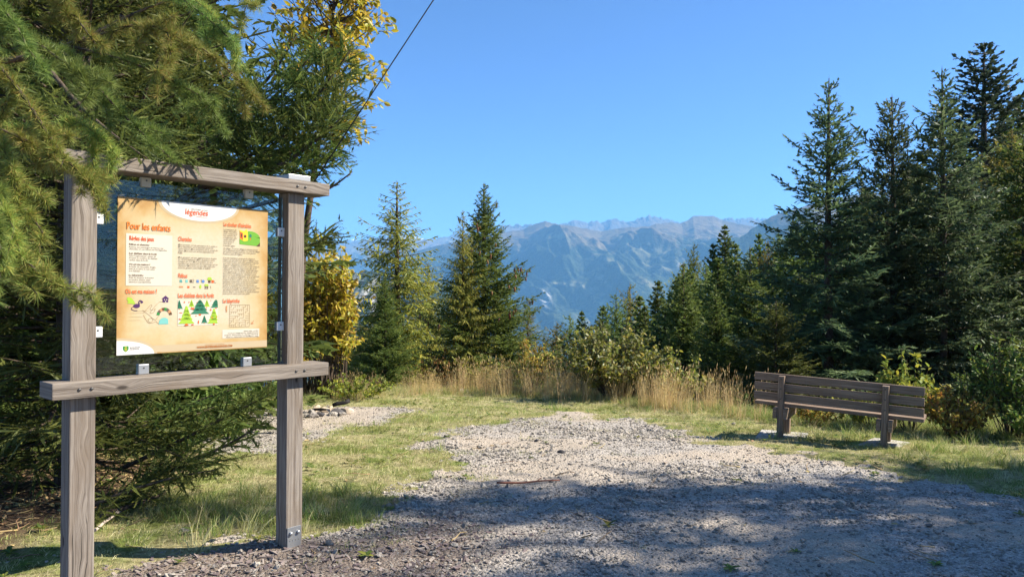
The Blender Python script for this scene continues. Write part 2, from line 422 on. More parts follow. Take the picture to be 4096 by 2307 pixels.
MAT['left_mountain'] = mk_mountain('dark_forest_ridge', 430)

def ridge(name, prof, yc, yb, zb, px0, px1, step_px, ny, mat, amp, nscale, seed, meadows=(), bares=(), crest_amp=0.0, g=0.9, skew=0.5, label=None):
    """a mountain whose crest runs past the valley at distance yc; prof = bearing/elevation survey of its crest (pixels of the 1024 px view)"""
    pr = np.array(prof, float)
    px = np.arange(px0, px1 + step_px, step_px); ny0 = ny
    f = np.concatenate([np.linspace(-0.35, -0.02, max(8, ny0 // 8)), np.linspace(0, 1, ny0) ** 1.15])
    P, Fv = np.meshgrid(px, f)
    b = (P - 512) / FPX
    yc_ = yc * (1 + 0.05 * perlin(P * 0.012, P * 0 + seed, seed))
    cz = EYE + (288 - np.interp(P, pr[:, 0], pr[:, 1])) / FPX * yc_
    y = yc_ - (yc_ - yb) * Fv; x = b * yc_ * (1 - 0.0 * Fv) + (b * yb - b * yc_) * np.clip(Fv, 0, 1) * 0.9
    fp = np.clip(Fv, 0, 1)
    z = cz + (zb - cz) * fp ** g + np.clip(Fv, None, 0) * 1500
    xs = x + skew * (yc_ - y)
    sp = ridged(xs / nscale, y / (nscale * 2.4), 5, seed, 0.5) - 0.45
    env = sstep(0.0, 0.30, fp) * (1 - fp) ** 0.4
    z = z + amp * env * sp * 0.8 + 0.25 * amp * env * fbm(x / (nscale * 0.3), y / (nscale * 0.3), 4, seed + 9)
    z = z + crest_amp * ridged(x / (nscale * 0.12), y / (nscale * 0.12), 4, seed + 3) * np.exp(-np.abs(Fv) * 9)
    me_ = np.zeros(P.shape); ba = np.zeros(P.shape)
    vx = 512 + FPX * x / y; vy = 288 - FPX * (z - EYE) / y
    for (mx, my, sx_, sy_, rot) in meadows:
        dx = (vx - mx); dy = (vy - my); c_, s_ = cos(rot), sin(rot)
        q = ((dx * c_ + dy * s_) / sx_) ** 2 + ((-dx * s_ + dy * c_) / sy_) ** 2
        me_ = np.maximum(me_, np.exp(-q * 1.2) * 1.3)
    for (mx, my, sx_, sy_, rot) in bares:
        dx = (vx - mx); dy = (vy - my); c_, s_ = cos(rot), sin(rot)
        q = ((dx * c_ + dy * s_) / sx_) ** 2 + ((-dx * s_ + dy * c_) / sy_) ** 2
        ba = np.maximum(ba, np.exp(-q * 1.2))
    bnoise = sstep(-0.25, 0.5, fbm(xs / (0.06 * nscale), z / (0.35 * nscale), 3, 55))
    ba = np.clip(ba * 1.5 * bnoise, 0, 1)
    n0, n1 = P.shape; i = np.arange(n0 * n1).reshape(n0, n1)
    F = np.stack([i[:-1, :-1], i[:-1, 1:], i[1:, 1:], i[1:, :-1]], -1).reshape(-1, 4)
    o = put(name, mesh_np(name, np.column_stack([x.ravel(), y.ravel(), z.ravel()]), F, mat, {'meadow': me_.ravel(), 'bare': ba.ravel()}, True), kind='structure')
    if label: o['label'] = label
    return o
FRONT = [(330, 262), (420, 250), (470, 238), (505, 232), (524, 229.5), (529, 226.5), (536, 223.8), (545.4, 221.3), (552, 223.5), (560, 224.3), (568, 225.5), (582, 228), (601, 231.5), (612, 229.5), (625, 227.5), (648, 226.5), (656, 224), (670, 222.6), (682, 223.3), (688, 220), (693, 216.3), (702, 215.6), (713, 216), (718, 217.7), (722, 220.3), (730, 222), (760, 228), (800, 236), (900, 240)]
ridge('mountain', FRONT, 7600, 4300, -700, 380, 860, 0.8, 230, MAT['mountain'], 330, 1250, 3, crest_amp=5, skew=-0.55,
      meadows=[(634, 247, 26, 7, 0.5), (662, 251, 22, 6, 0.3), (556, 236, 16, 4, 0.1), (600, 278, 12, 4, 0.6), (650, 263, 9, 4, 0.3), (586, 286, 18, 3.5, 0.35), (597, 300, 14, 5, 0.7), (664, 268, 12, 3, 0.3), (650, 284, 14, 3.0, 0.5), (590, 322, 14, 9, 0.6), (560, 283, 20, 1.2, 0.1), (612, 262, 14, 3, 0.5)],
      bares=[(546, 297, 6, 11, 0.1), (540, 328, 4, 18, 0.2), (681, 263, 2.5, 5, 0.5), (538, 345, 4, 14, 0.1)], label='long blue-hazed mountainside with forests and alpine meadows')
BACK = [(520, 226), (560, 225), (567.5, 224.3), (574.5, 221), (581.5, 223), (588, 224.5), (592, 222.4), (596, 221.8), (603.6, 223.8), (610.6, 220), (615.3, 219.1), (621, 221.8), (628, 222.6), (637.4, 220), (649, 216.5), (655, 217.7), (662, 219.2), (670, 221.2), (682, 224), (715, 221), (721, 220.3), (728, 219.5), (737.6, 219.5), (744.6, 220), (755, 219.1), (764.4, 219.7), (790, 219), (860, 222)]
ridge('mountain_range', BACK, 11500, 8600, 0, 500, 880, 0.8, 60, MAT['mountain'], 260, 800, 14, crest_amp=26, label='jagged grey peaks behind the forested mountainside')
LEFT = [(250, 262), (300, 254), (330, 248.5), (350, 242.5), (370, 239.3), (382, 238.6), (400, 239), (420, 239.5), (434, 239.5), (450, 236), (457, 234.3), (466, 235), (476, 233.5), (490, 231), (500, 229.7), (512, 230.2), (524, 229), (560, 232), (600, 240)]
ridge('mountain_ridge', LEFT, 12500, 7700, -600, 240, 560, 0.9, 110, MAT['left_mountain'], 300, 1100, 23, crest_amp=14,
      meadows=[(352, 249, 12, 4, -0.2), (366, 257, 8, 2.2, 0), (456, 241, 20, 5, 0.1), (400, 246, 14, 3, 0.1), (380, 246, 8, 5, 0.5)], label='distant blue ridge with pale pastures left of the spruces')
SNOW = [(300, 262), (322, 254), (335, 247), (343, 243.2), (352, 240.6), (360, 242.5), (368, 241.5), (380, 240), (395, 238), (405, 236.6), (415, 238.5), (430, 241), (460, 246)]
ridge('snow_peak', SNOW, 17000, 14500, 0, 280, 470, 0.8, 40, MAT['snow'], 250, 1200, 31, crest_amp=40, label='white snow-covered summit behind the left ridge')
FLANK = [(740, 238), (755, 227), (764, 221), (770.2, 217.3), (777.2, 214.8), (784.2, 212.8), (800, 208), (850, 196), (950, 190), (1050, 195)]
ridge('mountain_flank', FLANK, 5200, 3300, -600, 728, 1060, 1.6, 60, MAT['left_mountain'], 160, 700, 41, crest_amp=6, label='smooth blue mountain flank behind the tall right-hand spruces')
CLIFF = [(230, 276), (300, 273), (330, 272.5), (345, 273), (360, 274), (372, 272.5), (385, 273), (400, 274), (420, 278), (450, 288), (480, 300)]
MAT['cliff_hill'] = mk_mountain('eroded_hill', 600)
ridge('cliff_hill', CLIFF, 1900, 1300, -330, 200, 500, 0.8, 90, MAT['cliff_hill'], 60, 260, 51, crest_amp=6, skew=0.1,
      bares=[(350, 291, 9, 16, -0.35), (360, 305, 8, 22, -0.4), (372, 300, 10, 26, -0.5), (380, 283, 11, 6, -0.4)], label='wooded hilltop with a pale eroded cliff beyond the yellow shrub')

# ------------------------------------------------------------------ the air: one closed box of haze round everything
def mk_haze():
    m = bpy.data.materials.new('hazy_air'); m.use_nodes = True; t = m.node_tree; t.nodes.clear()
    o = t.nodes.new('ShaderNodeOutputMaterial'); v = t.nodes.new('ShaderNodeVolumePrincipled')
    v.inputs['Color'].default_value = (0.23, 0.56, 1.0, 1)
    v.inputs['Density'].default_value = 0.82e-4
    v.inputs['Anisotropy'].default_value = 0.0
    t.links.new(v.outputs[0], o.inputs['Volume'])
    return m
haze = put('haze', box_mesh('haze', -17500, 17500, -3600, 24500, -760, 1180, mk_haze(), bevel=0), kind='stuff')
haze.display_type = 'WIRE'

# ------------------------------------------------------------------ needles and conifers
def needle_tris(P, D, L, dens, ln, w, ang, r, jit=12.0, tip=True):
    P = np.asarray(P, float); D = norm(np.asarray(D, float)); L = np.asarray(L, float)
    cnt = np.maximum((L * dens + r.random(len(L))).astype(int), 1)
    idx = np.repeat(np.arange(len(L)), cnt); n = len(idx)
    t = r.random(n) ** 0.9
    d = D[idx]
    ref = np.where(np.abs(d[:, 2:3]) < 0.9, np.array([[0, 0, 1.0]]), np.array([[1.0, 0, 0]]))
    A = norm(np.cross(d, ref)); B = np.cross(d, A)
    ph = r.random(n) * 2 * pi
    perp = np.cos(ph)[:, None] * A + np.sin(ph)[:, None] * B
    al = np.radians(ang + r.normal(0, jit, n)) * np.where(t > 0.9, 0.5, 1.0)
    nd = d * np.cos(al)[:, None] + perp * np.sin(al)[:, None]
    base = P[idx] + d * (L[idx] * t)[:, None]
    side = norm(np.cross(nd, d) + 0.4 * r.normal(0, 1, (n, 3)))
    l = ln * r.uniform(0.75, 1.2, n)
    hw = (0.5 * w)
    mid = base + nd * (l * 0.3)[:, None]
    V = np.stack([base + side * hw * 0.5, mid - side * hw, base + nd * l[:, None]], 1).reshape(-1, 3)
    return V, np.arange(3 * n).reshape(-1, 3)

def shoot_cores(P, D, L, w, r, over=1.15):
    """the needle-clad body of each shoot: a slim kite lying along it"""
    P = np.asarray(P, float); D = norm(np.asarray(D, float)); n = len(L)
    ref = np.array([[0, 0, 1.0]]) + 0.55 * r.normal(0, 1, (n, 3))
    S_ = norm(np.cross(D, ref)); N_ = np.cross(S_, D)
    l = np.asarray(L) * over + 0.4 * w; ww = 0.5 * w * r.uniform(0.8, 1.2, n)
    a = P; m = P + D * (l * 0.45)[:, None] + N_ * (0.10 * w); e = P + D * l[:, None]
    V = np.stack([a, m - S_ * ww[:, None], e, m + S_ * ww[:, None]], 1).reshape(-1, 3)
    q = 4 * np.arange(n)[:, None]
    return V, np.concatenate([q + [0, 1, 2], q + [0, 2, 3]], 1).reshape(-1, 3)
def merged(*parts):
    g = Geo()
    for V, F in parts: g.add(V, F)
    return np.concatenate(g.V), np.concatenate(g.F)
def conifer_segs(r, H, R, z0, whorl=0.34, nb=6, inter=4, p_top=55, p_bot=-8, upturn=22, prof=0.8, tw=0.055, tlen=0.42, tmax=0.55, droop=0.12, sub=0.06, sublen=0.35, var=0.25, bare_in=0.12, lean=0.0, skip=None, zmax_full=None):
    """branches of a conifer in local coordinates: list of branch tubes and the foliage segments"""
    tubes = []; SP = []; SD = []; SL = []
    zs = []
    z = z0
    while z < H - 0.12:
        t = (z - z0) / (H - z0)
        sp = whorl * (1.0 - 0.35 * t)
        a0 = r.random() * 6.28
        n = nb if t < 0.9 else max(3, nb - 2)
        for k in range(n): zs.append((z + r.normal(0, 0.03), a0 + k * 6.283 / n + r.normal(0, 0.2), 1.0))
        for k in range(inter if t < 0.88 else 1): zs.append((z + sp * r.uniform(0.2, 0.8), r.random() * 6.28, r.uniform(0.45, 0.8)))
        z += sp
    for (z, a, kf) in zs:
        t = np.clip((z - z0) / (H - z0), 0, 1)
        L = (R * (1 - t) ** prof * (0.75 + 0.25 * min(1, t * 6)) + 0.05) * kf * (1 + r.normal(0, var)) 
        L = max(L, 0.08)
        if skip is not None and skip(z, a, L, r): continue
        p0 = radians(p_bot + (p_top - p_bot) * t ** 1.3 + r.normal(0, 5)); ns = 7
        s = np.linspace(0, 1, ns)
        pit = p0 + radians(upturn) * (s - 0.35) * (1 - 0.5 * t)
        st = L / (ns - 1)
        hx = np.concatenate([[0], np.cumsum(np.cos(pit[:-1]) * st)]); hz = np.concatenate([[0], np.cumsum(np.sin(pit[:-1]) * st)])
        aa = a + np.cumsum(r.normal(0, 0.04, ns))
        P = np.column_stack([np.cos(aa) * hx, np.sin(aa) * hx, z + hz])
        tubes.append((P, np.linspace(0.004 + 0.007 * L, 0.002, ns)))
        full = zmax_full is None or z < zmax_full
        branch_twigs(r, P, L, SP, SD, SL, tw if full else tw * 2.2, tlen, tmax, droop, sub if full else sub * 2.0, sublen, bare_in)
    # leader
    P = np.array([[0, 0, H - 0.35], [0, 0, H]])
    SP.append(P[:1]); SD.append(np.array([[0, 0, 1.0]])); SL.append(np.array([0.35]))
    return tubes, np.concatenate(SP), np.concatenate(SD), np.concatenate(SL)
def branch_twigs(r, P, L, SP, SD, SL, tw, tlen, tmax, droop, sub, sublen, bare_in, tpow=1.0):
    ns = len(P); T = norm(np.gradient(P, axis=0)); cs = np.linspace(0, 1, ns)
    # the shoot of the branch itself
    k0 = int(bare_in * ns)
    seg = P[1:] - P[:-1]; sl = np.linalg.norm(seg, axis=1)
    SP.append(P[k0:-1]); SD.append(seg[k0:]); SL.append(sl[k0:])
    n = max(2, int(L * (1 - bare_in) / tw))
    s = np.clip(bare_in + (1 - bare_in) * (np.arange(n) + 0.5 + r.normal(0, 0.2, n)) / n, 0, 0.995)
    b = np.column_stack([np.interp(s, cs, P[:, j]) for j in range(3)]); tt = norm(np.column_stack([np.interp(s, cs, T[:, j]) for j in range(3)]))
    side = norm(np.cross(tt, np.array([0, 0, 1.0]))) * np.where(np.arange(n) % 2, 1, -1)[:, None]
    be = np.radians(r.normal(52, 8, n))[:, None]
    dd = norm(tt * np.cos(be) + side * np.sin(be) + np.column_stack([r.normal(0, .12, n), r.normal(0, .12, n), r.normal(0, .22, n) - droop]))
    tl = np.minimum(tlen * (1 - s) ** tpow * L, tmax) * r.uniform(0.6, 1.15, n) + 0.05
    SP.append(b); SD.append(dd); SL.append(tl)
    if sub:
        m = np.maximum((tl / sub).astype(int), 0); m[tl < 0.12] = 0
        idx = np.repeat(np.arange(n), m)
        if len(idx):
            f = r.uniform(0.15, 1.0, len(idx)); bb = b[idx] + dd[idx] * (tl[idx] * f)[:, None]
            d0 = dd[idx]; s2 = norm(np.cross(d0, np.array([0, 0, 1.0]) + 0.6 * r.normal(0, 1, (len(idx), 3)))) * np.where(r.random(len(idx)) < 0.5, 1, -1)[:, None]
            d2 = norm(d0 * 0.7 + s2 * 0.75 + np.array([0, 0, -droop * 0.8]))
            l2 = sublen * (1 - f) * tl[idx] + r.uniform(0.03, 0.07, len(idx))
            SP.append(bb); SD.append(d2); SL.append(l2)
def trunk_geo(H, r0, r, sides=8, wob=0.03):
    n = 12; z = np.linspace(-0.4, H, n)
    P = np.column_stack([wob * r.normal(0, 0.5, n).cumsum() * 0.4 * (z > 0) * (1 - z / H), wob * r.normal(0, 0.5, n).cumsum() * 0.4 * (z > 0) * (1 - z / H), z])
    return tube(P, r0 * (1 - np.clip(z, 0, H) / H) ** 0.8 + 0.006, sides)
def conifer_meshes(key, seed, H, R, z0, foliage_mat, r0, dens=80, ln=0.024, w=0.0065, ang=48, core=0.03, **kw):
    r = np.random.default_rng(seed)
    tubes, P, D, L = conifer_segs(r, H, R, z0, **kw)
    g = Geo(); g.add(*trunk_geo(H, r0, r))
    for (p, rr) in tubes: g.add(*tube(p, rr, 3))
    V, F = merged(needle_tris(P, D, L, dens, ln, w, ang, r), shoot_cores(P, D, L, core, r))
    return g.mesh(key + '_trunk', MAT['bark']), mesh_np(key + '_crown', V, F, foliage_mat)
PROTO = {}
def protos():
    sp = dict(whorl=0.34, nb=6, inter=5, p_top=58, p_bot=-8, upturn=28)
    PROTO['spruce0'] = (6.5,) + conifer_meshes('spruce', 1, 6.5, 1.75, 0.3, MAT['spruce_blue'], 0.085, dens=62, ln=0.034, w=0.014, core=0.038, **dict(sp, prof=0.78))
    PROTO['spruce1'] = (6.5,) + conifer_meshes('spruce', 2, 6.5, 1.85, 0.3, MAT['spruce_blue'], 0.085, dens=60, ln=0.034, w=0.014, core=0.038, **dict(sp, p_top=64, var=0.32, prof=0.7))
    PROTO['spruce2'] = (6.5,) + conifer_meshes('spruce', 3, 6.5, 1.9, 0.2, MAT['spruce'], 0.085, dens=58, ln=0.034, w=0.014, core=0.042, **dict(sp, p_bot=-14, var=0.3, nb=7))
    PROTO['fir'] = (12.0,) + conifer_meshes('fir', 4, 12.0, 2.7, 1.2, MAT['fir'], 0.17, dens=40, ln=0.06, w=0.03, ang=55, core=0.10, whorl=0.36, nb=8, inter=6, p_top=40, p_bot=-4, upturn=34, tw=0.11, tlen=0.34, tmax=0.5, sub=0.12, bare_in=0.3, prof=0.66)
    PROTO['larch'] = (8.0,) + conifer_meshes('larch', 5, 8.0, 1.7, 0.6, MAT['larch_gold'], 0.10, dens=62, ln=0.034, w=0.014, ang=70, core=0.02, whorl=0.27, nb=5, inter=5, p_top=40, p_bot=-14, upturn=26, tw=0.06, tlen=0.32, tmax=0.35, droop=0.75, sub=0.09, bare_in=0.08, var=0.38, prof=0.75)
    PROTO['larch1'] = (8.0,) + conifer_meshes('larch', 6, 8.0, 2.1, 0.5, MAT['larch_gold'], 0.10, dens=56, ln=0.036, w=0.015, ang=70, core=0.034, whorl=0.28, nb=7, inter=6, p_top=30, p_bot=-16, upturn=32, tw=0.065, tlen=0.34, tmax=0.4, droop=0.85, sub=0.10, bare_in=0.1, var=0.35, prof=0.9)
    PROTO['spruce_broad'] = (6.0,) + conifer_meshes('spruce', 10, 6.0, 2.05, 0.1, MAT['spruce'], 0.085, dens=60, ln=0.034, w=0.014, core=0.036, **dict(sp, p_bot=10, p_top=56, upturn=16, nb=7, inter=7, prof=0.92, var=0.22, tw=0.05, whorl=0.30))
    PROTO['larch_bare'] = (8.0,) + conifer_meshes('larch', 9, 8.0, 2.2, 0.5, MAT['larch_gold'], 0.085, dens=60, ln=0.036, w=0.015, ang=70, core=0.018, whorl=0.30, nb=5, inter=4, p_top=30, p_bot=-12, upturn=38, tw=0.08, tlen=0.30, tmax=0.4, droop=0.9, sub=0.12, bare_in=0.12, var=0.42, prof=1.1)
    PROTO['forest_spruce'] = (10.0,) + conifer_meshes('forest_spruce', 7, 10.0, 2.1, 0.6, MAT['spruce'], 0.14, dens=24, ln=0.10, w=0.045, ang=50, core=0.13, whorl=0.40, nb=7, inter=4, p_top=45, p_bot=-20, upturn=22, tw=0.12, tlen=0.42, tmax=0.6, droop=0.5, sub=0.15, bare_in=0.12, var=0.28)
    PROTO['forest_larch'] = (10.0,) + conifer_meshes('forest_larch', 8, 10.0, 2.4, 0.8, MAT['larch_gold'], 0.14, dens=26, ln=0.10, w=0.04, ang=65, core=0.06, whorl=0.40, nb=6, inter=5, p_top=35, p_bot=-16, upturn=26, tw=0.12, tlen=0.38, tmax=0.55, droop=0.7, sub=0.15, bare_in=0.1, var=0.32, prof=0.6)
protos()
def at(px, py, d): return ((px - 512) / FPX * d, d, EYE + (288 - py) / FPX * d)
def tree(kind, name, label, px, py, d, rot=0.0, wid=1.0, group=None, mats=None, cat='tree', H=None, base=None):
    x, y, zt = at(px, py, d)
    zb = gz1(x, y) - 0.05 if base is None else base
    if H is not None: zb = zt - H
    h = zt - zb
    h0, tr, cr = PROTO[kind]
    e = thing(name, label, cat, (x, y, zb), rot, group)
    s = h / h0
    sw = wid * min(s, 1.6)
    put('trunk', tr, e, scl=(sw, sw, s)); c = put('crown', cr, e, scl=(sw, sw, s))
    if mats:
        for i, mm in enumerate(mats): c.material_slots[i].link = 'OBJECT'; c.material_slots[i].material = mm
    return e

# ------------------------------------------------------------------ the information board
BX, BY = -1.298, 4.574
TH = radians(48.9)              # yaw: its beams run away from the viewer to the right
BZ = gz1(BX, BY)
board = thing('information_board', 'wooden trail information board with a tan poster behind glass', 'information board', (BX, BY, BZ), TH)
board.rotation_euler = (0, radians(0.5), TH)
W = MAT['sign_wood']
MAT['steel'] = plain('galvanised_steel', (0.42, 0.43, 0.44), 0.42, 0.5, 0.75)
MAT['dark_steel'] = plain('dark_bolt_steel', (0.12, 0.115, 0.11), 0.5, 0.5, 0.8)
MAT['white_plastic'] = plain('white_plastic', (0.66, 0.67, 0.66), 0.4, 0.4)
MAT['beige_plastic'] = plain('beige_clip', (0.50, 0.46, 0.36), 0.5, 0.4)
ZB = 0.04 - BZ
pr_ = put('post', box_mesh('post', -0.113, 0, 0, 0.115, -0.1, 2.178, W, 2, 0.006), board)
pl_ = put('post', box_mesh('post', -1.305, -1.188, 0, 0.115, -0.35, 2.178, W, 2, 0.006), board)
put('lower_beam', box_mesh('lower_beam', -1.40, 0.144, -0.06, 0.121, 1.055, 1.135, W, 0, 0.005), board)
put('top_beam', box_mesh('top_beam', -1.37, 0.146, -0.055, 0.121, 2.18, 2.254, W, 0, 0.005), board)
cap = put('metal_cap', box_mesh('metal_cap', -0.135, 0.018, -0.035, 0.10, 2.256, 2.288, MAT['steel'], 0, 0.003), board)
def disc(name, r, depth, mat, n=12):
    V, F = tube([(0, 0, 0), (0, -depth * 0.7, 0), (0, -depth, 0)], [r, r, r * 0.7], n)
    return mesh_np(name, V, F, mat)
bolt_me = disc('bolt', 0.0075, 0.005, MAT['dark_steel'])
for bx_ in (-1.283, -1.228, -0.088, -0.03):
    put('bolt', bolt_me, board, (bx_, -0.0605, 1.097))
for bx_ in (-0.085, -0.03):
    put('bolt', bolt_me, board, (bx_, -0.0555, 2.216))
# steel foot plate with bolts
fp = put('foot_plate', box_mesh('foot_plate', -0.106, -0.012, -0.006, -0.0005, -0.02, 0.142, MAT['steel'], 2, 0.0015), pr_)
foot_bolt = disc('bolt', 0.0115, 0.012, MAT['steel'], 6)
for bx_ in (-0.085, -0.034): put('bolt', foot_bolt, pr_, (bx_, -0.0062, 0.105))
hole_me = disc('screw', 0.0025, 0.002, MAT['dark_steel'], 6)
for bx_ in (-0.09, -0.07, -0.05, -0.03): put('screw', hole_me, pr_, (bx_, -0.0062, 0.06))
# pane of glass
def mk_glass():
    m = M('pane_glass')
    tr = m.n('BsdfTransparent', {'Color': (0.74, 0.80, 0.78)}).outputs[0]
    gl = m.n('BsdfGlossy', {'Color': (0.9, 0.95, 0.95), 'Roughness': 0.02}).outputs[0]
    fr = m.n('Fresnel', {'IOR': 1.5}).outputs[0]
    return m.done(m.n('MixShader', {0: fr, 1: tr, 2: gl}).outputs[0])
MAT['glass'] = mk_glass()
YG = 0.055
put('glass_pane', box_mesh('glass_pane', -1.183, -0.120, YG, YG + 0.006, 1.150, 2.150, MAT['glass'], 0, 0), board)
def clip_mesh(w, d, h, mat): return box_mesh('clip', -w / 2, w / 2, -d / 2, d / 2, -h / 2, h / 2, mat, 0, 0.005)
cl_v = clip_mesh(0.052, 0.034, 0.052, MAT['beige_plastic']); cl_s = clip_mesh(0.045, 0.034, 0.055, MAT['white_plastic']); cl_b = clip_mesh(0.055, 0.034, 0.055, MAT['steel'])
screw_me = disc('screw', 0.005, 0.002, MAT['dark_steel'], 8)
for cx, cz, me_ in ((-0.935, 2.150, cl_v), (-0.346, 2.150, cl_v), (-0.94, 1.163, cl_b), (-0.35, 1.163, cl_b), (-1.166, 1.939, cl_s), (-1.166, 1.367, cl_s), (-0.134, 1.939, cl_s), (-0.134, 1.366, cl_s)):
    c = put('clip', me_, board, (cx, YG + 0.003, cz))
    put('screw', screw_me, c, (0.0, -0.0172, 0.008))
# poster
def mk_poster():
    m = M('printed_parchment'); p = m.n('TexCoord').outputs['Object']
    sx = m.n('SeparateXYZ', {0: p}); x, z = sx.outputs[0], sx.outputs[2]
    ex = m.math('MINIMUM', x, m.math('SUBTRACT', 0.853, x)); ez = m.math('MINIMUM', z, m.math('SUBTRACT', 0.819, z))
    e = m.math('MINIMUM', ex, ez); nz = m.noise(p, 6, 5, 0.6)
    e = m.math('ADD', e, m.rng(nz, 0.3, 0.7, -0.05, 0.05))
    c = m.ramp(m.rng(e, -0.03, 0.2), [(0.0, (0.34, 0.175, 0.05)), (0.22, (0.43, 0.27, 0.10)), (0.5, (0.49, 0.385, 0.21)), (1.0, (0.52, 0.455, 0.325))])
    c = m.mix(m.rng(m.noise(p, 60, 3), 0.4, 0.65, 0, 0.14), c, (0.45, 0.27, 0.1))
    return m.done(m.bsdf(c, 0.45, 0.35))
poster = put('poster', box_mesh('poster', 0, 0.853, 0, 0.003, 0, 0.819, mk_poster(), 0, 0), board, (-1.074, YG - 0.0045, 1.243))
def ink(name, col): return plain(name, col, 0.5, 0.3)
I_RED = ink('orange_red_ink', (0.62, 0.10, 0.02)); I_ORANGE = ink('orange_ink', (0.66, 0.17, 0.02)); I_BROWN = ink('brown_ink', (0.10, 0.05, 0.025)); I_GREY = ink('grey_ink', (0.11, 0.085, 0.06))
I_CREAM = ink('cream_print', (0.56, 0.51, 0.41)); I_WHITE = ink('white_print', (0.64, 0.63, 0.60)); I_GREEN = ink('fir_green_ink', (0.03, 0.16, 0.09)); I_LIME = ink('lime_green_ink', (0.30, 0.46, 0.04)); I_GRASS = ink('grass_green_ink', (0.13, 0.33, 0.03))
I_TEAL = ink('turquoise_ink', (0.16, 0.42, 0.38)); I_PURPLE = ink('purple_ink', (0.06, 0.02, 0.09)); I_YEL = ink('yellow_ink', (0.75, 0.50, 0.03)); I_BLUE = ink('blue_ink', (0.10, 0.20, 0.42)); I_SALMON = ink('salmon_ink', (0.45, 0.22, 0.10)); I_DGREEN = ink('shield_green_ink', (0.02, 0.20, 0.04)); I_PALE = ink('pale_band_print', (0.44, 0.35, 0.22))
PY = -0.0006
def shapes(name, items):
    """items: (points_mm, material, layer)"""
    g = Geo(); mats = []; mi = []
    for pts, mt, lay in items:
        V, F = poly_mesh('', pts, PY - 0.0005 * lay, mt)
        g.add(V, F)
        if mt not in mats: mats.append(mt)
        mi += [mats.index(mt)] * len(F)
    me = g.mesh(name, mats); me.polygons.foreach_set('material_index', np.array(mi, np.int32))
    return put(name, me, poster)
def circ(cx, cz, rx_, rz_, n=20, a0=0, a1=2 * pi):
    t = np.linspace(a0, a1, n, endpoint=(a1 - a0) < 6.2); return np.column_stack([cx + rx_ * np.cos(t), cz + rz_ * np.sin(t)])
def rect(x0, z0, x1, z1): return [(x0, z0), (x1, z0), (x1, z1), (x0, z1)]
def stroke(pts, w):
    """a drawn line as a run of quads"""
    P = np.array(pts, float); out = []
    for a, b in zip(P[:-1], P[1:]):
        d = b - a; nn = np.array([-d[1], d[0]]) / max(np.hypot(*d), 1e-6) * w / 2
        out.append([a - nn, b - nn, b + nn, a + nn])
    return out
TEXTS = []
def text(name, lines, x, z, size, mat, width=None, line=1.0, bold=0.0, shear=0.0, flip=False):
    cu = bpy.data.curves.new(name, 'FONT'); cu.body = '\n'.join(lines); cu.size = size / 1000; cu.space_line = line
    cu.resolution_u = 1 if size < 15 else 3; cu.offset = bold / 1000; cu.shear = shear
    cu.fill_mode = 'FRONT'
    o = bpy.data.objects.new(name + '_tmp', cu); COL.objects.link(o)
    TEXTS.append((o, name, x, z, mat, width, flip))
text('brand_line', ['SENTIER   DES'], 380, 782, 13, I_GREY, 100)
text('logo_lettering', ['légendes'], 348, 756, 46, I_RED, 132, bold=0.5, shear=0.12)
text('title', ['Pour les enfants'], 43, 655, 52, I_ORANGE, 228, bold=0.9)
for t_, x_, z_, w_ in (('Règles des jeux', 57, 597, 128), ('Charades', 313, 608, 75), ('Rébus', 315, 407, 50), ('Où est ma maison ?', 41, 319, 160), ('Les diablats dans la forêt', 314, 298, 206), ("Le clocher d'Isérables", 572, 707, 172), ('Le labyrinthe', 572, 268, 103)):
    text('heading', [t_], x_, z_, 33, I_RED, w_, bold=0.6)
B = I_GREY
for t_, z_, w_ in (('Rébus et charades', 572, 103), ('Les diablats dans la forêt', 525, 142), ('Où est ma maison ?', 468, 108), ('Le labyrinthe', 411, 74)):
    text('subheading', [t_], 57, z_, 12.5, I_BROWN, w_, bold=0.35)
text('paragraph', ['Remue tes méninges et résous ces', 'charades et ces rébus sur les légendes.'], 57, 559, 10.5, B, 197, bold=0.1)
text('paragraph', ["Salut l'explorateur, essaie de", 'trouver le nombre de diablats', 'cachés dans la forêt.'], 57, 513, 11.2, B, 145, bold=0.1)
text('paragraph', ["A l'aide de tes petits doigts,", 'aide la vouivre à retrouver', 'son habitat.'], 57, 456, 11.2, B, 138, bold=0.1)
text('paragraph', ['Aide le chevrier à trouver', 'sa tendre chèvre, mais', 'attention aux fantômes.'], 57, 399, 11.5, B, 128, bold=0.1)
text('paragraph', ['Mon premier est un synonyme de « cavité ».', 'Mon deuxième est le participe passé du', 'verbe devoir. Mon troisième est le cousin du', 'chien. Mon tout est un lieu légendaire de', 'Fully.'], 314, 584, 11.2, B, 225, bold=0.1)
text('paragraph', ['Mon premier est une agglomération de plus', "de 10'000 habitants. Mon deuxième est le", 'résultat de 1+1. Mon troisième est une', 'machine qui transporte des matériaux sur les', 'chantiers. Mon tout est une ville engloutie', 'sous les gravats entre Fully et Saillon.'], 314, 515, 11.4, B, 226, bold=0.1)
text('paragraph', ['Les habitants du', "village d'Isérables", 'sont connus pour', 'leur naïveté. Il y', 'a longtemps, une', 'vache avait fait', 'ses besoins à', 'côté de la', 'nouvelle église'], 572, 685, 11.6, B, 88, bold=0.1)
text('paragraph', ['du village. Tous les villageois étaient tristes', 'et se réunirent pour parler. Le chef du village', "dit qu'il ne voulait plus voir cette grosse", "bouse à côté de l'église."], 572, 577, 10.8, B, 230, bold=0.1)
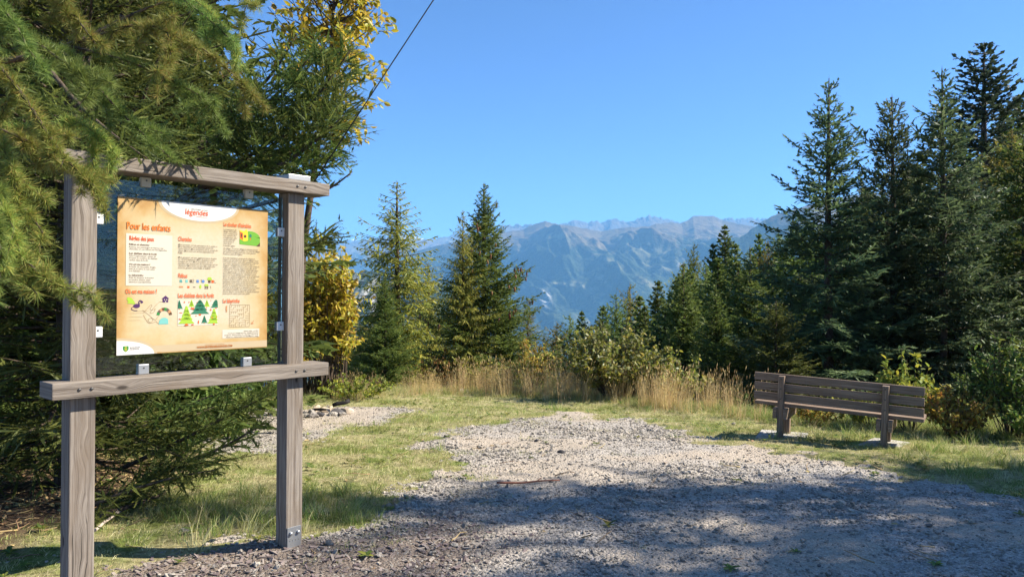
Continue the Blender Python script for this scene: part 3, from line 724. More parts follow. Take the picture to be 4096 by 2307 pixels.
text('paragraph', ["L'un des habitants proposa de déplacer", "l'église un peu plus loin dans le village. Tout", 'le monde trouva cette idée géniale. Il ajouta', "que cette manœuvre n'était pas dure à", 'réaliser : il fallait attacher une corde solide à', "l'église puis tirer les deux bouts afin de la", 'soulever. Le chef du village voulut fabriquer', 'cette gigantesque corde et demanda de la', 'laine à tous les habitants. Quelques jours', 'après, la corde fut fabriquée et ils essayèrent', "donc de déplacer l'église. Le chef donna", "l'ordre de tirer, mais la corde se cassa et les", 'habitants tombèrent en bas de la montagne.', 'Ils étaient tous entassés les uns sur les', 'autres et emmêlés. Alors le chef arriva au', 'fond de la montagne et démêla les personnes', 'qui étaient tombées. Il y avait même des', "morts. Après cet incident, il décida d'enlever", 'la bouse de vache avec une pelle.'], 572, 522, 11.4, B, 230, bold=0.1)
text('answers', ['Rébus : Les légendes sont intéressantes - Le sentier', 'est un loup | Charades : Le Creux du loup - La ville de', 'Ariel | Les diablats : Il y a 24 diablats | Où est ma', 'maison ? : 3ème chemin'], 796, 73, 10.5, B, 214, bold=0.1, flip=True)
text('web_address', ['WWW.SENTIERDESLEGENDES.COM'], 423, 15, 16, ink('dark_orange_ink', (0.36, 0.11, 0.015)), 209, bold=0.5)
text('small_print', ['ÉGALEMENT SUR INTERNET'], 472, 31, 7.5, ink('faint_orange_ink', (0.50, 0.24, 0.06)), 112)
text('municipality', ['MUNICIPALITÉ', 'DE LEYTRON'], 66, 34, 9, I_GREY, 50, bold=0.15)
bpy.context.view_layer.update()
dg = bpy.context.evaluated_depsgraph_get()
for o, name, x, z, mat, width, flip in TEXTS:
    me = bpy.data.meshes.new_from_object(o.evaluated_get(dg))
    n = len(me.vertices); co = np.zeros(n * 3, np.float32); me.vertices.foreach_get('co', co); co = co.reshape(-1, 3)
    fx = (width / 1000) / max(co[:, 0].max() - min(co[:, 0].min(), 0), 1e-6) if width else 1.0
    px_ = co[:, 0] * fx; pz_ = co[:, 1].copy()
    if flip: px_, pz_ = -px_, -pz_
    V = np.column_stack([x / 1000 + px_, np.full(n, PY - 0.0022), z / 1000 + pz_]).astype(np.float32)
    me.vertices.foreach_set('co', V.ravel()); me.materials.clear(); me.materials.append(mat); me.update()
    put(name, me, poster)
for o, *_ in TEXTS: bpy.data.objects.remove(o)
# printed panels and drawings (plain generic drawings; the devil figure of the trail is left out)
th_ = np.linspace(pi, 2 * pi, 30)
shapes('logo_panel', [(np.column_stack([437 + 232 * np.cos(th_), 818 + 104 * np.sin(th_)]), I_PALE, 0), (np.column_stack([437 + 216 * np.cos(th_), 818 + 94 * np.sin(th_)]), I_WHITE, 1), ([(375, 751), (440, 748), (494, 746), (440, 745)], I_RED, 3)])
shapes('rules_panel', [(rect(42, 360, 281, 632), I_CREAM, 1)])
shapes('answer_panel', [(rect(571, 64, 802, 114), I_CREAM, 1)])
tc = np.linspace(0, pi / 2, 16)
shapes('corner_panel', [([(0, 0)] + [(205 * cos(t), 88 * sin(t)) for t in tc], I_PALE, 1), ([(0, 0)] + [(190 * cos(t), 74 * sin(t)) for t in tc], I_WHITE, 2)])
shapes('web_band', [([(196, 6), (853, 4), (853, 42), (186, 42)], I_PALE, 0)])
sh = [([(31, 46), (59, 46), (59, 30), (54, 21), (45, 15), (36, 21), (31, 30)], I_DGREEN, 3)]
for k in range(3): sh.append(([(37, 36 - k * 7), (45, 41 - k * 7), (53, 36 - k * 7), (53, 33 - k * 7), (45, 38 - k * 7), (37, 33 - k * 7)], I_YEL, 4))
sh[1:] = [([(37, zz), (41, zz + 3.5), (45, zz + 4.5), (49, zz + 3.5), (53, zz), (49, zz + 0.5), (45, zz + 1.5), (41, zz + 0.5)], I_YEL, 4) for zz in (37, 29, 21)]
shapes('shield_emblem', sh)
# church picture
shapes('church_drawing', [([(672, 608), (802, 602), (802, 650)] + [(737 + 65 * cos(a), 648 + 40 * sin(a)) for a in np.linspace(0, 2.4, 10)] + [(672, 640)], I_GRASS, 1), ([(674, 640), (672, 690), (700, 686), (716, 700), (722, 684), (724, 632), (700, 626)], I_YEL, 2), ([(675, 644), (674, 682), (692, 674), (693, 634)], I_RED, 3), ([(679, 652), (679, 672), (688, 668), (688, 648)], I_BROWN, 4), (circ(706, 656, 9, 9), I_BROWN, 3), (circ(740, 660, 8, 11), I_GREEN, 2), (rect(738, 636, 742, 652), I_RED, 2), ([(780, 603), (802, 602), (802, 624)], I_BROWN, 3)])
# rebus pictures
rb = []
for k, (x_, mt) in enumerate(((330, I_TEAL), (362, I_TEAL), (386, I_GREY), (424, I_BLUE), (456, I_BLUE), (492, I_BROWN), (511, I_RED))):
    rb.append((circ(x_, 388, 9, 9) if mt is I_BLUE and k == 4 else rect(x_ - 7, 380, x_ + 7, 396), mt, 1))
rb += [([(478, 396), (508, 396), (502, 412), (484, 412)], I_LIME, 1), ([(322, 382), (330, 400), (340, 382)], I_TEAL, 1), (rect(321, 352, 342, 360), I_SALMON, 1), (rect(366, 350, 378, 361), I_RED, 1), (rect(398, 353, 412, 357), I_GREY, 1), (circ(440, 358, 6, 11), I_LIME, 1), (rect(464, 348, 486, 351), I_BROWN, 2), (rect(464, 356, 486, 359), I_BROWN, 2), (rect(467, 346, 469, 362), I_BROWN, 2), (rect(481, 346, 483, 362), I_BROWN, 2), ([(462, 362), (488, 362), (484, 373), (466, 373)], I_LIME, 1)]
for pts in ([(394, 396), (399, 399), (403, 395), (396, 381), (404, 381)], [(440, 392), (446, 398), (446, 381)], [(496, 358), (500, 362), (500, 348)], [(520, 394), (524, 381), (532, 381)]):
    rb += [(q, I_GREY, 2) for q in stroke(pts, 1.6)]
shapes('rebus_drawings', rb)
# where is my home: winged animal, house, cave, rock and the tangled paths
dr = [([(52, 300), (48, 287), (56, 278), (50, 268), (92, 262), (84, 280), (72, 296)], I_LIME, 1), (circ(98, 254, 17, 11), I_PURPLE, 2), (circ(124, 274, 7, 6), I_PURPLE, 2), (rect(232, 272, 262, 292), I_PURPLE, 1), ([(226, 291), (247, 308), (268, 291)], I_PURPLE, 2), (rect(239, 284, 244, 289), I_CREAM, 3), (rect(251, 284, 256, 289), I_CREAM, 3), (rect(245, 272, 250, 279), I_CREAM, 3)]
dr += [(q, I_PURPLE, 2) for q in stroke([(112, 260), (108, 274), (114, 283), (123, 279)], 5)]
dr += [(q, I_PURPLE, 2) for q in stroke([(82, 250), (72, 244), (74, 234), (88, 230), (102, 230)], 2.5)]
a_ = np.linspace(0.1, pi - 0.1, 9)
for k in range(8):
    p0, p1 = a_[k], a_[k + 1]
    dr.append(([(242 + 42 * cos(p0), 200 + 44 * sin(p0)), (242 + 42 * cos(p1), 200 + 44 * sin(p1)), (242 + 26 * cos(p1), 200 + 27 * sin(p1)), (242 + 26 * cos(p0), 200 + 27 * sin(p0))], (I_BROWN, I_SALMON, I_GREY, I_DGREEN)[k % 4], 1))
dr.append(([(212, 154), (216, 176), (228, 188), (246, 190), (262, 182), (264, 154)], I_TEAL, 1))
I_LINE = ink('drawn_brown_line', (0.23, 0.13, 0.06))
for pts in ([(130, 216), (150, 236), (172, 262), (178, 254), (164, 238), (176, 228), (196, 240), (186, 216), (162, 212), (190, 250), (214, 274), (232, 276)], [(128, 232), (150, 214), (170, 198), (186, 178), (166, 162), (154, 182), (176, 190), (196, 176), (204, 190), (214, 200)], [(132, 206), (146, 180), (160, 160), (184, 164), (200, 172), (204, 162), (214, 158)]):
    P_ = np.array(pts, float); tt_ = np.linspace(0, len(P_) - 1, len(P_) * 5)
    sm_ = np.column_stack([np.interp(tt_, np.arange(len(P_)), P_[:, j]) for j in (0, 1)])
    for _ in range(3): sm_[1:-1] = (sm_[:-2] + 2 * sm_[1:-1] + sm_[2:]) / 4
    dr += [(q, I_LINE, 1) for q in stroke(sm_, 1.5)]
shapes('path_puzzle_drawing', dr)
# forest picture
def fir(x, z, w, h, mt, lay, clipx=None):
    out = []
    for k in range(4):
        zz = z + h * k / 4.6; ww = w * (1 - k / 4.5)
        P_ = np.array([(x - ww / 2, zz), (x + ww / 2, zz), (x + ww * 0.14, zz + h * 0.36), (x - ww * 0.14, zz + h * 0.36)])
        if clipx: P_[:, 0] = np.clip(P_[:, 0], *clipx)
        P_[:, 1] = np.minimum(P_[:, 1], 284)
        out.append((P_, mt, lay))
    out.append((np.clip(np.array(rect(x - w * 0.06, z - h * 0.1, x + w * 0.06, z)), 143 if False else -1e9, 1e9), I_RED, lay))
    return out
cx_ = (314, 543)
fo = [(rect(314, 143, 543, 284), I_CREAM, 1)]
fo += fir(390, 246, 38, 40, I_LIME, 2) + fir(478, 246, 38, 40, I_LIME, 2) + fir(438, 206, 110, 92, I_GREEN, 3) + fir(322, 236, 44, 46, I_GREEN, 2, cx_) + fir(532, 240, 70, 60, I_GREEN, 2, cx_)
fo += fir(362, 154, 92, 96, I_LIME, 4, cx_) + fir(520, 152, 78, 82, I_LIME, 4, cx_) + fir(464, 156, 38, 40, I_GREEN, 4)
for (x_, z_, w_, h_) in ((395, 236, 24, 12), (500, 228, 10, 12), (430, 160, 7, 24), (362, 146, 26, 10), (396, 147, 18, 6), (324, 180, 12, 8), (330, 214, 22, 4), (350, 272, 7, 12), (375, 272, 8, 6), (508, 184, 10, 8), (382, 200, 9, 6), (536, 186, 5, 10), (420, 270, 6, 5), (500, 280, 7, 4), (416, 196, 8, 6), (474, 236, 8, 6)):
    fo.append(([(x_ - w_ / 2, z_), (x_ - w_ * .1, z_ - h_ * .4), (x_ + w_ / 2, z_ - h_ * .2), (x_ + w_ * .3, z_ + h_ * .5), (x_ - w_ * .2, z_ + h_ * .4)], I_RED, 5))
shapes('forest_drawing', fo)
mz = [(q, I_LINE, 1) for q in stroke([(613, 127), (613, 254)], 1.3) + stroke([(613, 254), (738, 254)], 1.3) + stroke([(738, 254), (738, 127)], 1.3) + stroke([(738, 127), (613, 127)], 1.3)]
rm = np.random.default_rng(3)
for i_ in range(10):
    for j_ in range(10):
        x_, z_ = 613 + i_ * 12.5, 127 + j_ * 12.7
        if rm.random() < 0.5 and i_: mz += [(q, I_LINE, 1) for q in stroke([(x_, z_), (x_, z_ + 12.7)], 1.2)]
        elif j_: mz += [(q, I_LINE, 1) for q in stroke([(x_, z_), (x_ + 12.5, z_)], 1.2)]
mz += [(circ(595, 245, 5, 6), I_SALMON, 1), (rect(590, 222, 599, 240), I_SALMON, 1), (rect(591, 214, 594, 222), I_SALMON, 1), (rect(596, 214, 599, 222), I_SALMON, 1), ([(748, 140), (764, 142), (762, 152), (768, 162), (764, 163), (758, 152), (749, 150)], I_SALMON, 1)]
shapes('maze_drawing', mz)
shapes('small_marks', [(circ(120, 226, 40, 0.6), I_LINE, 0), (circ(100, 215, 44, 0.5), I_LINE, 0), (circ(92, 196, 40, 0.5), I_LINE, 0), (circ(84, 178, 36, 0.5), I_LINE, 0)])

# ------------------------------------------------------------------ the bench
BNX, BNY = 2.974, 9.15
bz = 0.574 - 0.78
BDX, BDY = 0.841, -0.541
bench = thing('park_bench', 'dark brown wooden bench seen from behind, facing the valley at the grass edge', 'bench', (BNX, BNY, bz), math.atan2(BDY, BDX))
bench.rotation_euler = (0, radians(2.0), math.atan2(BDY, BDX))
BW = MAT['bench_wood']
for k in range(3):
    z1 = 0.78 - k * 0.117
    put('back_slat', box_mesh('back_slat', 0, 1.84, 0.0, 0.036, z1 - 0.094, z1, BW, 0, 0.004), bench)
for k in range(3):
    put('seat_slat', box_mesh('seat_slat', 0, 1.84, 0.045 + k * 0.135, 0.045 + k * 0.135 + 0.122, 0.385, 0.425, BW, 0, 0.004), bench)
for lx in (0.335, 1.46):
    gb = gz1(BNX + BDX * lx, BNY + BDY * lx) - bz + 0.035 * lx
    put('post', box_mesh('post', lx - 0.034, lx + 0.034, -0.085, -0.003, gb - 0.05, 0.765, BW, 2, 0.004), bench)
    put('leg', box_mesh('leg', lx - 0.034, lx + 0.034, 0.30, 0.37, gb - 0.05, 0.38, BW, 2, 0.004), bench)
    for s_ in (-1, 1):
        a_ = lx + s_ * 0.037; b_ = lx + s_ * 0.082
        put('support_beam', box_mesh('support_beam', min(a_, b_), max(a_, b_), -0.10, 0.43, 0.255, 0.382, BW, 1, 0.004), bench)
def mk_concrete():
    m = M('pale_concrete'); p = m.n('TexCoord').outputs['Object']; h = m.noise(p, 14, 5, 0.65)
    return m.done(m.bsdf(m.ramp(h, [(0.3, (0.33, 0.31, 0.29)), (0.7, (0.52, 0.50, 0.46))]), 0.9, 0.2, m.bump(h, 0.01, 0.5)))
MAT['concrete'] = mk_concrete()
for (lx, w_, lab) in ((0.32, 0.28, 'square concrete slab under the left legs of the bench'), (1.43, 0.20, 'overgrown concrete slab under the right legs of the bench')):
    wx, wy = BNX + BDX * lx - BDY * 0.12, BNY + BDY * lx + BDX * 0.12
    g_ = gz1(wx, wy)
    tag(put('concrete_slab', box_mesh('concrete_slab', -w_, w_, -0.32, 0.34, -0.10, 0.012, MAT['concrete'], 0, 0.012), None, (wx, wy, g_), (0, 0, math.atan2(BDY, BDX) + (0.12 if lx < 1 else -0.2))), lab, 'concrete slab', 'concrete slabs under the bench')

bb_me = disc('bolt', 0.009, 0.006, MAT['dark_steel'], 8)
for lx in (0.335, 1.46):
    for k in range(3): put('bolt', bb_me, bench, (lx, -0.0852, 0.73 - k * 0.117))
# ------------------------------------------------------------------ the cable rising from the board
V, F = tube([(-1.317 + 0.762 * q, 4.9 + 0.3 * q, 2.295 + 1.325 * q) for q in (-0.04, 0.5, 1.0, 2.0, 4.0)], 0.0048, 6)
tag(put('cable', mesh_np('cable', V, F, plain('black_cable', (0.02, 0.02, 0.022), 0.5))), 'thin black cable rising steeply from behind the information board', 'cable')

# ------------------------------------------------------------------ conifers that can be told apart
G1 = 'spruces behind the bench'
tree('spruce0', 'spruce_tree', 'tall open-topped spruce behind the left end of the bench', 829, 78, 15.5, 0.3, 1.12, G1)
tree('spruce1', 'spruce_tree', 'middle spruce of the three behind the bench, with many upright side leaders', 892, 96, 16.5, 2.2, 1.05, G1)
tree('spruce0', 'spruce_tree', 'spruce with a bare trunk visible behind the right end of the bench', 942, 68, 15.5, 4.0, 1.05, G1)
tree('fir', 'fir_tree', 'tallest dark fir with flat tiers of branches at the right edge of the sky', 984, 43, 27, 1.0, 1.35)
tree('spruce1', 'spruce_tree', 'leaning-topped greener spruce half cut by the right edge', 1024, 136, 17, 1.2, 1.5, mats=[MAT['spruce']])
tree('spruce2', 'spruce_tree', 'dark broad spruce filling the gap between the two left bench spruces', 862, 178, 24, 0.7, 1.3)
tree('spruce2', 'spruce_tree', 'dark spruce whose top just shows left of the tall open-topped spruce', 793, 218, 21, 2.6, 1.5)
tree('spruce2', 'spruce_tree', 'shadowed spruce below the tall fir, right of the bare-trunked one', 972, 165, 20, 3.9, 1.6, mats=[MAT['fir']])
tree('spruce_broad', 'spruce_tree', 'bright green young spruce standing left of the bench', 750, 246, 18.0, 1.8, 1.05, mats=[MAT['spruce_bright']])
tree('spruce1', 'spruce_tree', 'small spruce with sunlit tips low between the bench and the bright green spruce', 776, 300, 14.0, 0.2, 1.5, mats=[MAT['spruce']])
tree('spruce_broad', 'spruce_tree', 'coned spruce in the middle of the view, taller of the pair', 484, 183, 18.0, 0.5, 1.12, mats=[MAT['spruce_bright']])
tree('larch1', 'larch_tree', 'narrow yellow-green larch close against the left of the coned spruce', 463, 210, 17.2, 2.0, 1.0)
tree('larch1', 'larch_tree', 'larch with a bare thin top and golden lower branches left of the pair', 397, 181, 21.0, 0.9, 1.5)
tree('spruce_broad', 'spruce_tree', 'small dense spruce in front of the bare-topped larch', 385, 276, 16.0, 2.9, 1.1, mats=[MAT['spruce_bright']])
tree('spruce1', 'spruce_tree', 'dark spruce beside the yellow shrub, left of the bare-topped larch', 338, 282, 20.0, 4.6, 1.0, mats=[MAT['spruce']])
tree('larch', 'larch_tree', 'low golden larch between the dark spruce and the small dense spruce', 360, 318, 17.5, 1.4, 1.3)
tree('spruce_broad', 'spruce_tree', 'green spruce with broad low boughs right of the broad-leaved bush', 683, 262, 22.0, 2.2, 1.0, mats=[MAT['spruce_bright']])
tree('spruce_broad', 'spruce_tree', 'green spruce low in front of the wood, left of the bright young spruce', 716, 284, 19.0, 4.0, 1.1, mats=[MAT['spruce_bright']])
tree('larch', 'larch_tree', 'golden larch peeping out right of the coned spruce', 528, 296, 23, 3.3, 1.0)
tree('larch1', 'larch_tree', 'olive larch low behind the gap between the two middle spruces', 428, 262, 24, 5.1, 0.9)
G2 = 'trees of the wood below the right slope'
FOREST = [('forest_larch', 630, 283, 44, 'pointed pale larch, highest of the group right of the broad-leaved bush', 0.8),
          ('forest_larch', 616, 293, 41, 'rounder pale larch just left of the pointed one', 0.9),
          ('forest_spruce', 658, 281, 37, 'dark drooping spruce with a clear narrow top between the larches', 0.95),
          ('forest_spruce', 645, 306, 31, 'blue-green spruce directly below the drooping spruce', 0.8),
          ('forest_larch', 671, 300, 36, 'grey-green larch right of the drooping spruce', 0.85),
          ('forest_larch', 694, 243, 40, 'thin airy larch top against the mountain flank', 0.55),
          ('forest_larch', 684, 262, 38, 'dull larch left of the thin airy larch', 0.8),
          ('forest_larch', 706, 264, 30, 'broad golden larch in front of the thin airy larch', 0.95),
          ('forest_spruce', 725, 225, 42, 'tallest hanging-branched spruce on the wooded spur', 0.85),
          ('forest_spruce', 713, 244, 42, 'hanging-branched spruce just left of the tallest on the spur', 0.75),
          ('forest_spruce', 759, 234, 38, 'dark spruce peeping over the bright green young spruce', 0.8),
          ('forest_larch', 779, 232, 38, 'faint larch top left of the tall open-topped spruce', 0.8),
          ('forest_larch', 768, 240, 36, 'faint larch top next to the dark peeping spruce', 0.7),
          ('forest_spruce', 692, 317, 22, 'small blue-green spruce standing in the shade of the wood', 0.9),
          ('forest_spruce', 716, 330, 19, 'smallest shaded spruce near the tall dry grass', 0.9),
          ('forest_spruce', 672, 330, 24, 'shaded spruce behind the broad-leaved bush', 0.9),
          ('forest_spruce', 582, 311, 36, 'small dark pointed spruce behind the broad-leaved bush', 0.7),
          ('forest_larch', 570, 314, 38, 'golden-brown larch right of the coned spruce in the valley gap', 1.0),
          ('forest_larch', 557, 322, 36, 'grey-green larch at the foot of the valley gap', 0.9),
          ('forest_larch', 545, 336, 30, 'low larch tip beside the branch ends of the coned spruce', 0.9),
          ('forest_larch', 600, 318, 34, 'brownish larch between the dark pointed spruce and the pale larches', 0.9),
          ('forest_spruce', 738, 262, 30, 'dark spruce behind the bright green young spruce, lower than the peeping one', 0.9),
          ('forest_spruce', 700, 290, 33, 'deeply shaded spruce below the golden larch', 0.95),
          ('forest_larch', 820, 225, 34, 'larch glimpsed through the branches of the tall open-topped spruce', 0.9),
          ('forest_spruce', 908, 168, 27, 'dark spruce glimpsed between the middle and bare-trunked spruces', 1.4),
          ('forest_spruce', 1004, 112, 31, 'dark spruce behind the tallest fir', 1.3),
          ('forest_spruce', 964, 138, 30, 'dark spruce left of the tallest fir', 1.3),
          ('forest_larch', 1012, 130, 24, 'olive larch between the tallest fir and the right edge', 1.0),
          ('forest_spruce', 345, 318, 26, 'dark spruce low behind the yellow shrub', 0.9),
          ('forest_larch', 330, 322, 30, 'larch low behind the yellow shrub', 0.9),
          ('forest_larch', 410, 330, 26, 'golden larch low behind the small dense spruce', 1.0),
          ('forest_spruce', 868, 188, 30, 'dark spruce top between the left and middle bench spruces', 1.3),
          ('forest_spruce', 845, 205, 33, 'dark spruce low in the gap left of the middle bench spruce', 1.4),
          ('forest_spruce', 918, 152, 34, 'dark spruce top between the bare-trunked spruce and the middle one', 1.4),
          ('forest_spruce', 1020, 95, 36, 'dark spruce highest at the right edge behind the fir', 1.5),
          ('forest_spruce', 810, 225, 36, 'dark spruce far behind the left boughs of the tall open-topped spruce', 1.3),
          ('forest_spruce', 603, 306, 36, 'green spruce just right of the small dark pointed one', 0.9),
          ('forest_spruce', 640, 296, 34, 'green spruce in front of the pointed pale larch', 1.1),
          ('forest_spruce', 676, 280, 33, 'green spruce stepping up right of the drooping spruce', 1.1),
          ('forest_spruce', 690, 268, 29, 'green spruce in front of the thin airy larch', 1.0),
          ('forest_spruce', 718, 258, 27, 'green spruce between the golden larch and the bright young spruce', 1.1),
          ('forest_spruce', 735, 244, 33, 'green spruce top just left of the bright young spruce', 1.0),
          ('forest_spruce', 665, 305, 26, 'green spruce low behind the right half of the broad-leaved bush', 1.2),
          ('forest_spruce', 625, 322, 27, 'green spruce low behind the middle of the broad-leaved bush', 1.2),
          ('forest_larch', 590, 330, 28, 'pale green larch low behind the left of the broad-leaved bush', 1.2),
          ('forest_spruce', 735, 300, 26, 'deeply shaded spruce low behind the bright green young spruce', 1.3),
          ('forest_spruce', 805, 262, 28, 'deeply shaded spruce low behind the tall open-topped spruce', 1.4),
          ('forest_spruce', 655, 322, 27, 'shaded spruce low between the blue-green spruce and the bush', 1.3),
          ('forest_larch', 375, 312, 25, 'golden larch low behind the left side of the small dense spruce', 1.2),
          ('forest_larch', 510, 322, 27, 'golden larch low behind the right boughs of the coned spruce', 1.1),
          ('forest_larch', 440, 322, 25, 'golden larch low between the two middle spruces', 1.0)]
for k, (kd, px, py, d, lab, wd) in enumerate(FOREST):
    tree(kd, 'larch_tree' if 'larch' in kd else 'spruce_tree', lab, px, py, d, k * 2.4, wd * (1.3 if 'spruce' in kd else 1.1), G2, mats=[MAT['larch_mid']] if 'larch' in kd and k % 3 else [MAT['spruce_bright']] if lab.startswith('green spruce') else None, H=max(7.0, 0.27 * d) if d > 28 else None)
# trees outside the right edge of the picture, which throw the shade over the gravel
G3 = 'shade trees beyond the right edge'
for k, (kd, x_, y_, h_, wd) in enumerate([('larch_bare', 8.6, 1.6, 8.0, 1.3), ('larch_bare', 9.4, 5.0, 8.9, 1.3), ('larch_bare', 9.8, 3.4, 9.2, 1.3), ('larch_bare', 11.2, 6.7, 10.6, 1.1), ('larch_bare', 12.6, 4.8, 12.3, 1.1), ('larch_bare', 13.4, 5.9, 12.7, 1.0), ('forest_larch', 14.2, 5.2, 13.2, 0.85), ('forest_larch', 13.0, 6.9, 14.4, 0.75), ('forest_spruce', 9.6, 7.0, 5.9, 1.0), ('forest_spruce', 11.0, 7.5, 6.4, 1.0)]):
    zb = gz1(x_, y_) - 0.1; h0, tr, cr = PROTO[kd]
    wd *= 0.8
    e = thing('larch_tree' if 'larch' in kd else 'spruce_tree', 'conifer beyond the right edge whose shadow falls across the gravel', 'tree', (x_, y_, zb), k * 1.9, G3)
    s_ = h_ / h0; put('trunk', tr, e, scl=(s_ * wd, s_ * wd, s_)); put('crown', cr, e, scl=(s_ * wd, s_ * wd, s_))
# spruce cones hang near the top of the coned spruce
cone_geo = Geo(); zc = np.linspace(0, -0.13, 7)
cone_geo.add(*tube(np.column_stack([zc * 0, zc * 0, zc]), [0.006, 0.017, 0.021, 0.022, 0.020, 0.014, 0.004], 7))
cone_me = cone_geo.mesh('cone', foliage('cone_brown', [(0.22, 0.10, 0.045), (0.16, 0.07, 0.03)], trans=0))
coned = [o for o in COL.objects if o.get('label', '').startswith('coned spruce')][0]
cr_ = [c for c in coned.children if c.name.startswith('crown')][0]
nv = len(cr_.data.vertices); co = np.zeros(nv * 3, np.float32); cr_.data.vertices.foreach_get('co', co); co = co.reshape(-1, 3) * np.array(cr_.scale)
hh = co[:, 2].max(); rad = np.hypot(co[:, 0], co[:, 1])
env = np.interp(co[:, 2], np.linspace(0, hh, 30), [np.percentile(rad[(co[:, 2] >= a - hh / 29) & (co[:, 2] <= a + hh / 29)], 93) if ((co[:, 2] >= a - hh / 29) & (co[:, 2] <= a + hh / 29)).any() else 9 for a in np.linspace(0, hh, 30)])
cand = np.where((rad > env) & (co[:, 2] > hh * 0.35) & (co[:, 2] < hh * 0.97) & (co[:, 1] < 0.6))[0]
for i_ in rng.choice(cand, 46, replace=False):
    p = co[i_]; put('cone', cone_me, coned, (p[0] * 0.97, p[1] * 0.97, p[2] - 0.01), (rng.normal(0, .15), rng.normal(0, .15), 0), rng.uniform(0.8, 1.1))

# ------------------------------------------------------------------ the big spruce behind the board
LSX, LSY = -3.75, 6.35
lz = gz1(LSX, LSY)
left_spruce = thing('spruce_tree', 'big dark spruce crowding the back of the information board', 'tree', (LSX, LSY, lz))
r = np.random.default_rng(21)
def skip_l(z, a, L, r):
    # branches on the far side show only through gaps: thin them out
    return (sin(a) > 0.35 and r.random() < 0.6)
tubes, P, D, L = conifer_segs(r, 10.5, 2.2, 0.25, whorl=0.26, nb=9, inter=9, p_top=55, p_bot=2, upturn=20, prof=0.42, tw=0.065, tlen=0.42, tmax=0.62, droop=0.10, sub=0.075, sublen=0.4, var=0.2, bare_in=0.22, skip=skip_l, zmax_full=5.2)
g = Geo(); g.add(*trunk_geo(10.5, 0.16, r, 10)); put('trunk', g.mesh('trunk', MAT['bark']), left_spruce)
near_ = (P[:, 0] * 0.2 - P[:, 1] > -0.6) & (P[:, 2] < 5.2)
V1, F1 = merged(needle_tris(P[near_], D[near_], L[near_], 85, 0.021, 0.0075, 50, r, 13), needle_tris(P[~near_], D[~near_], L[~near_], 22, 0.028, 0.016, 50, r, 13), shoot_cores(P, D, L, 0.021, r))
put('crown', mesh_np('crown', V1, F1, MAT['spruce']), left_spruce)
g = Geo()
for p, rr in tubes: g.add(*tube(p, rr, 4))
put('branches', g.mesh('branches', MAT['bark']), left_spruce)
def limb(px_pts, mid=3):
    """smooth world polyline through (px, py, depth) waypoints"""
    P = np.array([at(a / 2.5156, b / 2.5156, d) for a, b, d in px_pts]); n = len(P)
    t = np.linspace(0, n - 1, (n - 1) * mid + 1)
    Q = np.column_stack([np.interp(t, np.arange(n), P[:, j]) for j in range(3)])
    for _ in range(2): Q[1:-1] = (Q[:-2] + 2 * Q[1:-1] + Q[2:]) / 4
    return Q
# long boughs sweeping up to the right against the sky, and low fans on the grass
for w_ in ([(60, 90, 5.0), (180, 250, 4.4), (290, 345, 4.0), (370, 398, 3.8)], [(420, 520, 5.9), (600, 410, 5.6), (720, 330, 5.5), (820, 215, 5.4), (885, 120, 5.35)], [(430, 540, 5.8), (620, 455, 5.5), (740, 395, 5.4), (830, 310, 5.3), (872, 220, 5.3)],
           [(450, 560, 5.7), (640, 470, 5.4), (760, 425, 5.3), (850, 385, 5.3)], [(400, 420, 6.0), (580, 330, 5.7), (700, 240, 5.6), (790, 130, 5.5)], [(560, 540, 5.6), (700, 500, 5.2), (790, 492, 5.1), (845, 465, 5.1), (885, 432, 5.1)],
           [(300, 1180, 6.0), (470, 1100, 5.9), (600, 1030, 5.9), (690, 985, 5.9)], [(300, 1240, 5.7), (450, 1170, 5.6), (570, 1120, 5.6), (670, 1060, 5.7)], [(280, 1120, 5.9), (420, 1040, 5.8), (540, 990, 5.8), (640, 965, 5.8)], [(120, 1320, 5.2), (300, 1240, 5.2), (430, 1200, 5.3), (540, 1180, 5.4)], [(480, 500, 5.7), (650, 400, 5.35), (760, 300, 5.3), (850, 170, 5.25)], [(520, 380, 5.8), (660, 290, 5.5), (760, 190, 5.4), (830, 100, 5.35)], [(500, 470, 5.6), (680, 440, 5.2), (800, 350, 5.15), (865, 290, 5.1)], [(560, 300, 5.9), (680, 200, 5.7), (745, 90, 5.6)], [(430, 600, 5.9), (640, 620, 5.7), (760, 625, 5.6), (845, 590, 5.6)]):
    Q = limb(w_) - np.array([LSX, LSY, lz]); Lb = np.linalg.norm(np.diff(Q, axis=0), axis=1).sum()
    SP, SD_, SL_ = [], [], []
    thin = w_[-1] == (885, 432, 5.1)
    branch_twigs(r, Q, Lb, SP, SD_, SL_, 0.10 if thin else 0.034, 0.12 if thin else 0.42, 0.18 if thin else 0.55, 0.02, 0.05, 0.42, 0.15, 1.0 if thin else 0.6)
    SP, SD_, SL_ = map(np.concatenate, (SP, SD_, SL_))
    b_ = put('branch', mesh_np('branch', *tube(Q, np.linspace(0.02, 0.004, len(Q)), 5), MAT['bark']), left_spruce)
    V1, F1 = merged(needle_tris(SP, SD_, SL_, 150, 0.021, 0.0065, 48, r, 13), shoot_cores(SP, SD_, SL_, 0.016, r))
    put('needles', mesh_np('needles', V1, F1, MAT['spruce']), b_)
# a second spruce fills the dark ground behind it
tree('forest_spruce', 'spruce_tree', 'deeply shaded spruce at the left edge behind the larch boughs', 10, -200, 8.5, 1.0, 1.5, H=8.0)
tree('forest_spruce', 'spruce_tree', 'deeply shaded spruce seen through the glass of the board', 175, -150, 10.5, 2.0, 1.3, H=8.5)

